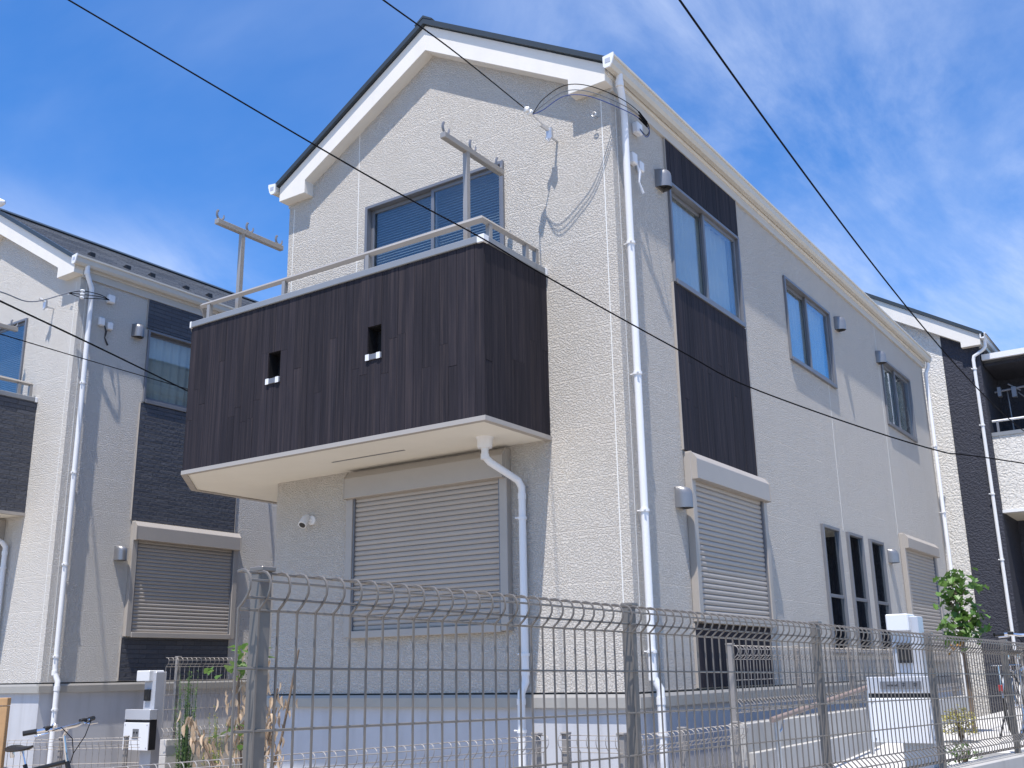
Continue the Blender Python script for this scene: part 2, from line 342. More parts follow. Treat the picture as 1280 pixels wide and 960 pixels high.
# ------------------------------------------------------------------ house builder
RZ = PI/2
def wall_cells(mb, u0, u1, v0, v1, holes, d0, d1):
    us = sorted({u0, u1, *[hh[0] for hh in holes], *[hh[1] for hh in holes]}); vs_ = sorted({v0, v1, *[hh[2] for hh in holes], *[hh[3] for hh in holes]})
    for i in range(len(us)-1):
        runs = []
        for j in range(len(vs_)-1):
            cu, cv = (us[i]+us[i+1])/2, (vs_[j]+vs_[j+1])/2
            if any(a < cu < b and c < cv < d for a, b, c, d in holes): continue
            if runs and abs(runs[-1][1]-vs_[j]) < 1e-6: runs[-1][1] = vs_[j+1]
            else: runs.append([vs_[j], vs_[j+1]])
        for a, b in runs: mb.box(us[i], d0, a, us[i+1], d1, b)
def curtain(parent, u0, u1, v0, v1, d, material, amp=0.018, step=0.022):
    n = max(4, int((u1-u0)/step)); vs_ = []; fs = []
    ph = random.random()*6
    for i in range(n+1):
        u = u0+(u1-u0)*i/n; y = d+amp*math.sin(i*0.95+ph)+amp*0.5*math.sin(i*0.37+ph*2)
        vs_ += [(u, y, v0), (u, y, v1), (u, y+0.003, v0), (u, y+0.003, v1)]
    for i in range(n):
        a = i*4; b = a+4; fs += [(a, b, b+1, a+1), (a+2, a+3, b+3, b+2), (a, a+2, b+2, b), (a+1, b+1, b+3, a+3)]
    return MB().add(vs_, fs).build('curtain', material, parent, smooth=True)
def sliding_window(house, wallrot, origin, u0, u1, v0, v1, glass='glass', curt=None, mesh_side=False, frame='alulight'):
    w = u1-u0; hh = v1-v0
    f = MB()
    t = 0.022
    f.box(-0.012, -0.03, -0.02, t, 0.09, hh+0.012); f.box(w-t, -0.03, -0.02, w+0.012, 0.09, hh+0.012)
    f.box(t, -0.03, hh-t, w-t, 0.09, hh+0.012); f.box(t, -0.04, -0.03, w-t, 0.09, t)
    if wallrot: loc = Vector(origin)+Vector((0, u0, v0))
    else: loc = Vector(origin)+Vector((u0, 0, v0))
    o = f.build('window', M['alulight'], house, loc, RZ if wallrot else 0, bevel=0.003)
    mid = w/2
    for k in (0, 1):
        a, b = (t, mid+0.025) if k == 0 else (mid-0.025, w-t)
        d = 0.045 if k == 0 else 0.008
        s = MB(); q = 0.04
        s.box(a, d, t, a+q, d+0.03, hh-t); s.box(b-q, d, t, b, d+0.03, hh-t); s.box(a+q, d, t, b-q, d+0.03, t+0.055); s.box(a+q, d, hh-t-q, b-q, d+0.03, hh-t)
        so_ = s.build('sash', M[frame], o, bevel=0.003)
        MB().box(a+q-0.004, d+0.010, t+0.05, b-q+0.004, d+0.016, hh-t-q+0.004).build('pane', M[glass], o)
    if curt == 'blind':
        b = MB()
        k = 0.03
        while k < hh-0.03:
            b.add([(t, 0.125, k), (w-t, 0.125, k), (w-t, 0.150, k+0.026), (t, 0.150, k+0.026)], [(0, 1, 2, 3)]); k += 0.031
        bo = b.build('blind', M['blind'], o); bo['kind'] = 'stuff'
    elif curt: curtain(o, t, w-t, 0.01, hh-0.02, 0.115, M[curt])
    return o
def slit_window(house, origin, u0, u1, v0, v1):
    w = u1-u0; hh = v1-v0; t = 0.024
    f = MB(); f.box(-0.015, -0.04, -0.015, t, 0.09, hh+0.015); f.box(w-t, -0.04, -0.015, w+0.015, 0.09, hh+0.015)
    f.box(t, -0.04, hh-t, w-t, 0.09, hh+0.015); f.box(t, -0.045, -0.02, w-t, 0.09, t)
    f.box(t, -0.02, hh*0.44-0.02, w-t, 0.07, hh*0.44+0.02)
    o = f.build('window', M['alulight'], house, Vector(origin)+Vector((0, u0, v0)), RZ, bevel=0.003)
    MB().box(t-0.004, -0.008, t-0.004, w-t+0.004, -0.002, hh*0.44-0.02).build('pane', M['glassdark'], o)
    MB().box(t-0.004, -0.008, hh*0.44+0.02, w-t+0.004, -0.002, hh-t+0.004).build('pane', M['glassdark'], o)
    return o
SLAT = None
def slat_mesh(w, hgt):
    pr = []
    for i in range(7):
        a = i/6; pr.append((-0.004-0.0075*math.sin(PI*min(1, a*1.05))**0.7 if 0 < a < 1 else -0.002, hgt*(0.04+0.92*a)))
    pr = pr+[(0.008, hgt*0.96), (0.008, hgt*0.04)]
    me = MB().prism(pr, 'x', 0, w).mesh('shutter_slat'); me.materials.append(M['shutter']); return me
def roller_shutter(house, wallrot, origin, u0, u1, v0, v1, casetop, caseh=0.23, cased=0.13, n=19):
    # v0..v1: slat field; case above
    w = u1-u0
    loc = Vector(origin)+(Vector((0, u0, v0)) if wallrot else Vector((u0, 0, v0)))
    H = v1-v0; t = 0.055
    f = MB()
    f.box(-t-0.03, -0.075, -0.06, 0.0, -0.002, H+ (casetop-v1)-0.004); f.box(w, -0.075, -0.06, w+t+0.03, -0.002, H+(casetop-v1)-0.004)
    f.box(0.0, -0.085, -0.07, w, -0.002, 0.0)
    o = f.build('roller_shutter', M['shutterframe'], house, loc, RZ if wallrot else 0, bevel=0.004)
    for ga in (0.0, w-0.018): MB().box(ga, -0.060, 0, ga+0.018, -0.03, H).build('guide_rail', M['alulight'], o)
    ct = casetop-v0
    c = MB(); c.prism([(-0.004, H-0.01), (-cased, H-0.01), (-cased, ct-0.07), (-cased+0.055, ct), (-0.004, ct)], 'x', -t-0.02, w+t+0.02)
    c.build('shutter_case', M['shutterframe'], o, bevel=0.004)
    for uu in (-t-0.024, w+t+0.012):
        MB().prism([(-0.004, H-0.016), (-cased-0.004, H-0.016), (-cased-0.004, ct-0.068), (-cased+0.053, ct+0.004), (-0.004, ct+0.004)], 'x', uu, uu+0.012).build('end_cap', M['shutterframe'], o)
    hs = H/n; me = slat_mesh(w-0.036, hs)
    for i in range(n): inst('shutter_slat', me, o, (0.018, -0.030, i*hs))
    return o
def vent_hood(house, rot, loc):
    m = MB(); n = 12
    # rounded hood: half cylinder front, domed top, open bottom
    prof = []
    vs_ = []; fs = []
    levels = [(0.0, 1.0), (0.10, 1.0), (0.125, 0.95), (0.145, 0.82), (0.158, 0.6), (0.165, 0.2)]
    for (z, s) in levels:
        for k in range(n+1):
            a = PI*k/n; vs_.append((-0.072*math.cos(a)*(0.6+0.4*s), -0.125*math.sin(a)**0.8*s if 0 < k < n else 0.0, z-0.08))
    for i in range(len(levels)-1):
        for k in range(n): fs.append((i*(n+1)+k, i*(n+1)+k+1, (i+1)*(n+1)+k+1, (i+1)*(n+1)+k))
    fs.append(tuple(range((len(levels)-1)*(n+1), len(levels)*(n+1))))
    m.add(vs_, fs)
    # inner skin
    m.add([(v[0]*0.93, v[1]*0.93, v[2]-0.0) for v in vs_[:2*(n+1)]], [(k, k+1, n+2+k, n+1+k) for k in range(n)])
    m.box(-0.070, -0.010, -0.078, 0.070, 0.004, 0.075)
    m.v = [(v[0]*1.15, v[1]*1.1, v[2]*1.25) for v in m.v]
    o = m.build('vent_hood', M['vent'], house, loc, RZ if rot else 0, smooth=True)
    MB().lathe([(0.055, -0.07), (0.055, -0.045)], (0, -0.045, 0), 12).build('vent_mouth', M['black'], o)
    return o
def pipe_clip(parent, loc, rot=0):
    m = MB(); m.lathe([(0.043, -0.012), (0.043, 0.012)], (0, 0, 0), 14); m.tube([(0.0, 0.02, 0), (0.0, 0.07, 0)], 0.007, 6); m.tube([(-0.035, -0.02, 0.004), (-0.058, -0.03, 0.004)], 0.009, 6)
    return m.build('pipe_clip', M['pvc'], parent, loc, rot, smooth=True)
def roof_courses(mb, xr, zr, xe, ze, y0, y1, n, th=0.012):
    # stepped slate courses from ridge (xr,zr) to eave (xe,ze)
    for i in range(n):
        a0 = i/n; a1 = (i+1)/n+0.03
        p0 = (xr+(xe-xr)*a0, zr+(ze-zr)*a0); p1 = (xr+(xe-xr)*a1, zr+(ze-zr)*a1)
        mb.add([(p0[0], y0, p0[1]), (p0[0], y1, p0[1]), (p1[0], y1, p1[1]+th), (p1[0], y0, p1[1]+th), (p1[0], y0, p1[1]), (p1[0], y1, p1[1])],
               [(0, 1, 2, 3), (3, 2, 5, 4), (0, 3, 4), (1, 5, 2)])
def planks(parent, u0, u1, v0, v1, rot, off, holes=(), pitch=0.096, th=0.016, rowsplit=True):
    cuts = sorted({u0, u1, *[q[0] for q in holes], *[q[1] for q in holes]})
    for i in range(len(cuts)-1):
        a, b = cuts[i], cuts[i+1]; n = max(1, round((b-a)/pitch))
        for k in range(n):
            p0 = a+(b-a)*k/n; p1 = a+(b-a)*(k+1)/n; c = (p0+p1)/2
            segs = [(v0, v1)]
            for q in holes:
                if q[0] < c < q[1]: segs = [(v0, q[2]), (q[3], v1)]
            for s0, s1 in segs:
                if rowsplit and s1-s0 > 1.0 and random.random() < 0.6:
                    z = s0+(s1-s0)*random.uniform(0.25, 0.75); parts = [(s0, z-0.0008), (z+0.0008, s1)]
                else: parts = [(s0, s1)]
                for z0, z1 in parts:
                    pr = random.uniform(0, 0.0025)
                    m = MB().box(p0+0.0009, -th-pr, z0, p1-0.0009, 0.0, z1)
                    m.build('plank', M['wood'], parent, off, rot, bevel=0.0012)

def build_house(name, label, cat, org, dark, extra):
    H = empty(name, label, cat, org)
    wallm = M['wall'] if dark == 'wood' else M['wallB']
    W, D, ZS, SL = 4.30, 11.80, 5.50, 0.595
    apx = -W/2; zap = ZS+0.16+SL*W/2
    gz = GZ-org[2]
    # ---- walls
    win_f = (-3.07, -1.245, 3.25, 5.14)
    wr = [(1.165, 2.965, 3.94, 5.02), (4.47, 6.26, 3.93, 5.02), (8.86, 10.62, 3.91, 5.00)]
    sl = [(5.03, 5.66, 0.36, 1.89), (6.05, 6.67, 0.36, 1.89), (7.06, 7.69, 0.36, 1.89)]
    fm = MB(); wall_cells(fm, -W, 0, 0.012, ZS+0.14, [win_f], 0.0, 0.13)
    fm.prism([(-W, ZS+0.14), (0, ZS+0.14), (apx, ZS+0.14+SL*W/2)], 'y', 0.0, 0.13)
    fwall = fm.build('front_wall', wallm, H)
    rm = MB(); wall_cells(rm, 0.13, D, 0.012, ZS+0.14, wr+sl, 0.0, 0.13)
    rm.v = [(-v[1], v[0], v[2]) for v in rm.v]
    rwall = rm.build('side_wall', wallm, H)
    bm_ = MB(); bm_.box(-W, D-0.13, 0.012, -0.13, D, ZS+0.14); bm_.prism([(-W, ZS+0.14), (0, ZS+0.14), (apx, ZS+0.14+SL*W/2)], 'y', D-0.13, D)
    bm_.build('back_wall', wallm, H)
    MB().box(-W, 0.13, 0.012, -W+0.13, D-0.13, ZS+0.14).build('side_wall', wallm, H)
    MB().box(-W+0.13, 0.13, 2.45, -0.13, D-0.13, 2.62).build('floor_slab', M['room'], H)
    MB().box(-W+0.13, 0.13, 5.35, -0.13, D-0.13, 5.45).build('ceiling_slab', M['room'], H)
    # sealant joints
    def joint(rot, u, z0, z1, par):
        m = MB().box(-0.005, -0.002, z0, 0.005, 0.004, z1)
        m.build('sealant_joint', M['joint'], par, (0, u, 0) if rot else (u, 0, 0), RZ if rot else 0)
    for u, z0, z1 in ((-0.098, 0.02, 5.45), (-3.21, 2.75, 6.2), (-4.22, 2.75, 5.45)): joint(False, u, z0, z1, fwall)
    for u, z0, z1 in ((0.098, 0.02, 5.48), (5.95, 1.91, 3.9), (8.70, 1.9, 5.48)): joint(True, u, z0, z1, rwall)
    # ---- base flashing and foundation
    fl = MB(); o_ = 0.028
    fl.prism([(-o_, -0.004), (-o_-0.012, -0.03), (-o_-0.012, -0.112), (0.02, -0.112), (0.02, -0.004)], 'x', -W-o_, 0.02)
    fl2 = MB().prism([(o_, -0.004), (o_+0.012, -0.03), (o_+0.012, -0.114), (-0.02, -0.114), (-0.02, -0.004)], 'y', -o_-0.01, D+o_)
    fl.v += []; fl.build('base_flashing', M['flash'], H); fl2.build('base_flashing', M['flash'], H)
    MB().box(-W-0.035, 0.02, -0.112, -W+0.02, D, -0.004).build('base_flashing', M['flash'], H)
    MB().box(-W+0.012, 0.012, -0.113, -0.012, D-0.012, 0.014).build('base_gap', M['black'], H)
    MB().box(-W+0.012, 0.006, gz-0.1, -0.006, D-0.012, -0.108).build('foundation', M['found'], H)
    # ---- roof
    y0, y1 = -0.162, D+0.162
    ze = ZS+0.245; xe = 0.07; zr = ze+SL*(W/2+xe)
    rf = MB(); n = 17
    roof_courses(rf, apx, zr, xe, ze, y0, y1, n); roof_courses(rf, apx, zr, -W-xe, ze, y0, y1, n)
    rf.prism([(apx, zr-0.004), (xe-0.01, ze-0.004), (xe-0.01, ze-0.05), (apx, zr-0.055), (-W-xe+0.01, ze-0.05), (-W-xe+0.01, ze-0.004)], 'y', y0+0.03, y1-0.03)
    roof = rf.build('roof', M['roof'], H)
    # verge flashing (dark edge) and ridge cap
    for sx in (1, -1):
        xx = xe+0.004 if sx > 0 else -W-xe-0.004
        for (ya, yb) in ((y0-0.02, y0+0.035), (y1-0.035, y1+0.02)):
            MB().prism([(apx, zr+0.016), (xx, ze+0.012), (xx, ze-0.046), (apx, zr-0.048)], 'y', ya, yb).build('verge_flashing', M['roofedge'], roof)
    MB().prism([(apx, zr+0.05), (apx+0.12, zr-0.03), (apx+0.11, zr-0.045), (apx, zr+0.02), (apx-0.11, zr-0.045), (apx-0.12, zr-0.03)], 'y', y0-0.024, y1+0.024).build('ridge_cap', M['roofedge'], roof)
    # barge boards with boxed returns (front, back)
    for (ya, yb) in ((-0.14, 0.005), (D-0.005, D+0.14)):
        for sx in (1, -1):
            def X(d): return d if sx > 0 else -W-d
            xo = 0.035
            zt = lambda d: ze-0.056+SL*(xe-d)   # roof underside at distance d outside the wall plane
            poly = [(apx, zt(-W/2)), (X(xo), zt(xo)), (X(xo), ZS+0.032), (X(-0.375), ZS+0.032), (X(-0.375), zt(-0.375)-0.265), (apx, zt(-W/2)-0.305)]
            o = MB().prism(poly, 'y', ya, yb).build('barge_board', M['trim'], H, bevel=0.003)
    # eave: frieze, fascia, gutter
    for sx in (1, -1):
        k = 1 if sx > 0 else -1
        def bx(x0, x1, ya, za, yb, zb): return MB().box(*( (x0, ya, za, x1, yb, zb) if sx > 0 else (-W-x1, ya, za, -W-x0, yb, zb)))
        bx(0.001, 0.03, 0.006, ZS, D, ZS+0.20).build('frieze_board', M['frieze'], H)
        ef = bx(0.0305, 0.05, -0.10, ZS+0.105, D+0.10, ZS+0.225).build('fascia', M['trim'], H)
        GZ_ = ZS+0.055
        gp = [(0.052, GZ_+0.10), (0.065, GZ_+0.075), (0.115, GZ_+0.075), (0.138, GZ_+0.105), (0.145, GZ_+0.17), (0.160, GZ_+0.175), (0.160, GZ_+0.20), (0.137, GZ_+0.20), (0.130, GZ_+0.115), (0.110, GZ_+0.087), (0.07, GZ_+0.087), (0.062, GZ_+0.105), (0.062, GZ_+0.18), (0.052, GZ_+0.18)]
        gp = [(q[0] if sx > 0 else -W-q[0], q[1]) for q in gp]
        gm = MB().prism(gp, 'y', -0.19, D+0.19)
        gu = gm.build('gutter', M['gutter'], H)
        cp = [(0.048, GZ_+0.19), (0.05, GZ_+0.085), (0.067, GZ_+0.068), (0.117, GZ_+0.068), (0.142, GZ_+0.10), (0.164, GZ_+0.17), (0.164, GZ_+0.205)]
        cp = [(q[0] if sx > 0 else -W-q[0], q[1]) for q in cp]
        for (ya, yb) in ((-0.202, -0.186), (D+0.186, D+0.202)):
            ge = MB().prism(cp, 'y', ya, yb).build('gutter_end', M['pvc'], gu)
            if ya < 0:
                a_, b_ = (0.072, 0.128) if sx > 0 else (-W-0.128, -W-0.072)
                MB().box(a_, -0.2045, GZ_+0.115, b_, -0.2015, GZ_+0.160).build('hollow_shade', M['greybox'], gu)  # flat grey plate on the end cap paints in the shade of a hollow
    # ---- downpipes on the side wall
    def pipe(pts, clips, rot=0):
        o = MB().tube(pts, 0.034, 12).build('downpipe', M['pvc'], H, smooth=True)
        for (ii) in (1, len(pts)-4, len(pts)-2):
            if 0 < ii < len(pts)-1:
                a = Vector(pts[ii]); MB().lathe([(0.039, -0.03), (0.039, 0.03)], a, 12).build('pipe_socket', M['pvc'], o)
        for c in clips: pipe_clip(o, c, rot)
        return o
    x_ = 0.07
    o = pipe([(0.10, 0.02, ZS+0.15), (0.10, 0.02, ZS+0.05), (0.10, 0.04, ZS+0.0), (x_, 0.13, ZS-0.14), (x_, 0.14, ZS-0.20), (x_, 0.14, 0.20), (x_, 0.14, 0.13), (0.12, 0.16, 0.03), (0.12, 0.16, -0.06), (0.12, 0.16, gz+0.0)],
         [(x_, 0.14, 3.97), (x_, 0.14, 2.72), (x_, 0.14, 1.50), (x_, 0.14, 0.33), (0.12, 0.16, -0.32)], RZ)
    pipe([(0.10, D+0.05, ZS+0.10), (0.10, D+0.05, ZS+0.02), (x_, D-0.06, ZS-0.14), (x_, D-0.07, ZS-0.2), (x_, D-0.07, 0.2), (x_, D-0.07, gz)], [(x_, D-0.07, 4.0), (x_, D-0.07, 2.8), (x_, D-0.07, 1.6)], RZ)
    # ---- windows
    sliding_window(H, False, (0, 0, 0), *win_f, glass='glass', curt='blind')
    for i, q in enumerate(wr): sliding_window(H, True, (0, 0, 0), *q, glass='glass', curt='curtain')
    for q in sl: slit_window(H, (0, 0, 0), *q)
    # ---- shutters
    roller_shutter(H, False, (0, 0, 0), -3.12, -1.30, 0.60, 1.92, 2.185, n=27)
    roller_shutter(H, True, (0, 0, 0), 1.22, 2.95, 0.66, 1.93, 2.18, n=25)
    roller_shutter(H, True, (0, 0, 0), 8.80, 10.65, 0.30, 1.93, 2.14, n=30)
    # ---- vents
    for (y, z) in ((0.96, 4.95), (6.60, 4.95), (8.68, 4.95), (0.98, 1.72), (8.06, 1.74)): vent_hood(H, True, (0.0, y, z))
    # ---- dark cladding strip on the side wall
    strips = [(1.12, 2.975, 5.045, ZS-0.005), (1.12, 2.975, 2.20, 3.905), (1.12, 2.975, 0.02, 0.585)]
    for (a, b, c, d) in strips:
        bk = MB().box(a, -0.006, c, b, 0.0, d).build('cladding_panel', M['wood'] if dark == 'wood' else M['brickdark'], H, None, 0)
        me = bk.data
        for v in me.vertices: v.co = (-v.co.y+0.0, v.co.x, v.co.z)
        if dark == 'wood': planks(bk, a, b, c, d, RZ, (0.005, 0, 0))
        else:
            m = MB().box(a, -0.020, c, b, -0.005, d); m.v = [(-v[1], v[0], v[2]) for v in m.v]; m.build('siding_board', M['brickdark'], bk)
        for yy in (a-0.008, b+0.001): MB().box(0.0, yy, c, 0.024, yy+0.007, d).build('edge_trim', M['shutterframe'], bk)
    # ---- balcony
    bl, br, bd, zb0, zb1, th = -4.62, -0.785, -1.0, 2.245, 3.80, 0.12
    cx = -5.28; cy = bd+(bl-cx)
    yb_ = 2.6
    B = MB()
    # parapet core
    holes = [(-3.415, -3.245, 3.015, 3.285), (-2.095, -1.930, 3.015, 3.285)]
    wall_cells(B, bl, br, zb0, zb1, holes, bd, bd+th)
    B.box(br-th, bd+th, zb0, br, -0.002, zb1)
    B.prism([(bl, bd), (bl, bd+th), (cx+th, cy+0.05), (cx+th, yb_), (cx, yb_), (cx, cy)], 'z', zb0, zb1)
    B.box(cx+th, yb_-th, zb0, -W-0.002, yb_, zb1)
    # floor slab
    B.prism([(br-th, bd+th), (br-th, -0.003), (-W-0.003, -0.003), (-W-0.003, yb_-th), (cx+th, yb_-th), (cx+th, cy+0.05), (bl, bd+th)], 'z', 2.60, 2.72)
    bal = B.build('balcony', wallm, H)
    dk = 'wood'
    if dark == 'wood':
        planks(bal, bl, br+0.017, zb0, zb1-0.002, 0, (0, bd, 0), holes)
        planks(bal, bd, -0.004, zb0, zb1-0.002, RZ, (br, 0, 0))
    else:
        m = MB(); m.box(bl, bd-0.018, zb0, br+0.018, bd, zb1-0.002); m.box(br, bd, zb0, br+0.018, -0.003, zb1-0.002); m.build('siding_board', M['brickdark'], bal)
    # chamfer and left faces
    if dark == 'wood':
        nrm = Vector((cy-bd, -(cx-bl), 0))
        ang = math.atan2(cy-bd, cx-bl)+PI
        L_ = math.hypot(cx-bl, cy-bd)
        planks(bal, 0.0, L_, zb0, zb1-0.002, ang, (cx, cy, 0))
        planks(bal, -yb_, -cy, zb0, zb1-0.002, -RZ, (cx, 0, 0))
    else:
        MB().prism([(bl, bd-0.018), (bl, bd), (cx, cy), (cx, yb_), (cx-0.018, yb_), (cx-0.018, cy-0.008)], 'z', zb0, zb1-0.002).build('siding_board', M['brickdark'], bal)
    # bottom trim, soffit
    e = 0.028
    MB().prism([(br+e, -0.003), (br+e, bd-e), (bl-0.012, bd-e), (cx-e, cy-0.012), (cx-e, yb_), (cx+0.03, yb_), (cx+0.03, cy+0.02), (bl+0.02, bd+0.03), (br-0.03, bd+0.03), (br-0.03, -0.003)], 'z', zb0-0.042, zb0-0.001).build('bottom_trim', M['shutterframe'], bal)
    MB().prism([(br-0.029, -0.002), (br-0.029, bd+0.031), (bl+0.021, bd+0.031), (cx+0.031, cy+0.021), (cx+0.031, yb_), (-W-0.002, yb_), (-W-0.002, -0.002)], 'z', zb0-0.030, zb0+0.02).build('soffit', M['soffit'], bal)
    MB().box(-3.02, -0.495, zb0-0.034, -2.09, -0.470, zb0-0.0295).build('soffit_vent', M['vent'], bal)
    # coping
    c0 = 0.035
    cop = MB()
    z0, z1 = zb1, zb1+0.065
    cop.prism([(bl-0.02, bd-c0), (br+c0, bd-c0), (br+c0, -0.003), (br-th-c0, -0.003), (br-th-c0, bd+th+c0), (bl+0.02, bd+th+c0), (cx+th+c0, cy+0.08), (cx+th+c0, yb_-th-c0), (-W-0.003, yb_-th-c0), (-W-0.003, yb_+c0), (cx-c0, yb_+c0), (cx-c0, cy-0.02)], 'z', z0, z1)
    cop.build('coping', M['coping'], bal, bevel=0.006)
    MB().box(br+c0-0.075, bd-c0-0.003, z0-0.004, br+c0+0.003, bd-c0+0.075, z1+0.003).build('coping_corner', M['pvc'], bal, bevel=0.004)
    MB().box(bl-0.025, bd-c0-0.004, z0-0.004, bl-0.002, bd-c0+0.12, z1+0.003).build('coping_corner', M['pvc'], bal, bevel=0.004)
    MB().box(br-0.05, -0.04, z0-0.004, br+c0+0.004, -0.002, z1+0.004).build('coping_corner', M['pvc'], bal, bevel=0.004)
    # handrail
    ry = bd+0.05; rz_ = 4.055; rx = br-0.045
    R = MB()
    R.tube([(rx, -0.06, rz_), (rx, ry, rz_), (bl+0.05, ry, rz_), (cx+0.07, cy+0.03, rz_), (cx+0.07, yb_-0.08, rz_)], 0.026, 4)
    rail = R.build('handrail', M['alu'], bal)
    for (px, py) in ((-4.44, ry), (-3.30, ry), (-2.17, ry), (rx, -0.84), (rx, -0.255), (rx, -0.085), (cx+0.07, 0.4), (-4.98, -0.60)):
        MB().box(px-0.022, py-0.022, z1-0.004, px+0.022, py+0.022, rz_-0.015).build('rail_post', M['alu'], rail)
    # scupper lips; black sleeve and back plate make the holes read dark
    for q in holes:
        s = MB().box(q[0]-0.012, bd-0.032, q[2]-0.055, q[1]+0.012, bd-0.012, q[2]-0.002)
        sc_ = s.build('scupper_lip', M['alulight'], bal, bevel=0.003)
        for xx in (q[0]+0.002, q[1]-0.030): MB().box(xx-0.012, bd-0.036, q[2]-0.058, xx+0.032, bd-0.03, q[2]+0.0).build('lip_end', M['pvc'], sc_)
        t = MB(); t.box(q[0]-0.005, bd+th-0.004, q[2]-0.005, q[1]+0.005, bd+th+0.01, q[3]+0.005); t.build('dark_back_plate', M['black'], bal)
        t = MB(); t.box(q[0], bd-0.002, q[2], q[0]+0.003, bd+th-0.005, q[3]); t.box(q[1]-0.003, bd-0.002, q[2], q[1], bd+th-0.005, q[3]); t.box(q[0]+0.003, bd-0.002, q[3]-0.003, q[1]-0.003, bd+th-0.005, q[3]); t.build('drain_sleeve', M['black'], bal)
    # clothes pole brackets
    for (px, py, zt_) in ((-4.165, -0.80, 4.87), (-1.107, -0.80, 4.885)):
        P = MB(); P.box(px-0.024, py-0.024, 2.72, px+0.024, py+0.024, zt_-0.03); post = P.build('clothes_pole_stand', M['alu'], H)
        MB().box(px-0.03, py-0.36, zt_-0.03, px+0.03, py+0.58, zt_+0.028).build('arm', M['alu'], post, bevel=0.005)
        for dy in (-0.31, 0.10, 0.53):
            hk = []
            for i in range(9):
                a = -0.5+i*0.52; hk.append((px, py+dy+0.048*math.cos(a+PI*0.9), zt_+0.088+0.058*math.sin(a+PI*0.9)))
            q = MB().tube(hk, [0.013]*7+[0.010, 0.006], 6); q.tube([(px, py+dy+0.03, zt_+0.02), (px, py+dy+0.03, zt_+0.05)], 0.011, 6); q.build('pole_hook', M['alulight'], post, smooth=True)
    # balcony drain pipe
    o = MB().lathe([(0.066, -0.10), (0.072, -0.02), (0.085, 0.0)], (-1.19, -0.44, zb0-0.028), 16).build('drain_cup', M['pvc'], H, smooth=True)
    pts = [(-1.19, -0.44, 2.13), (-1.19, -0.44, 2.04), (-1.16, -0.40, 1.99), (-1.07, -0.10, 1.86), (-1.06, -0.055, 1.80), (-1.06, -0.055, 1.72), (-1.06, -0.055, 0.18), (-1.06, -0.055, 0.10), (-1.075, -0.10, 0.01), (-1.075, -0.105, -0.06), (-1.075, -0.105, gz)]
    o = MB().tube(pts, 0.034, 12).build('downpipe', M['pvc'], H, smooth=True)
    for c in ((-1.06, -0.055, 1.52), (-1.06, -0.055, 0.33), (-1.075, -0.105, -0.30)): pipe_clip(o, c, 0)
    for a in (pts[1], pts[5], pts[6], pts[9]): MB().lathe([(0.039, -0.025), (0.039, 0.025)], a, 12).build('pipe_socket', M['pvc'], o)
    # spot light by the shutter
    s = MB().lathe([(0.05, 0.0), (0.05, -0.02), (0.03, -0.03)], (-3.75, 0.0, 1.76), 16, 'y'); s.tube([(-3.75, -0.02, 1.76), (-3.78, -0.07, 1.76)], 0.013, 8)
    sp = s.build('wall_spotlight', M['pvc'], H, smooth=True)
    hd = MB().tube([(-3.80, -0.03, 1.80), (-3.79, -0.06, 1.775), (-3.775, -0.125, 1.70)], [0.030, 0.043, 0.045], 14).build('lamp_head', M['pvc'], sp, smooth=True)
    MB().tube([(-3.775, -0.122, 1.703), (-3.7742, -0.1275, 1.697)], 0.034, 14).build('lens', M['black'], sp)
    return H, fwall, rwall

HA, fwA, rwA = build_house('house', 'cream two-storey house with dark wooden balcony and gable roof', 'house', (0, 0, 0), 'wood', True)
HB, fwB, rwB = build_house('house', 'grey-cream two-storey house with slate-blue siding strips and visible dark roof slates', 'house', (-8.534, 0.07, 0.15), 'slate', False)
# snow guards on the neighbour roof slope
roofB = [o for o in HB.children if o.name.startswith('roof')][0]
for y, a in ((0.45, 0.16), (1.05, 0.15), (1.55, 0.185), (2.15, 0.15), (2.65, 0.17), (3.45, 0.15), (4.1, 0.17), (4.9, 0.15), (5.7, 0.17), (6.6, 0.15), (7.6, 0.17), (8.7, 0.15)):
    x = 0.07-(a+0.10)*2.22; z = 5.745+0.595*(0.07-x)
    MB().prism([(x+0.03, z-0.02), (x+0.03, z+0.055), (x+0.01, z+0.058), (x-0.07, z+0.045)], 'y', y-0.04, y+0.04).build('snow_guard', M['black'], roofB)
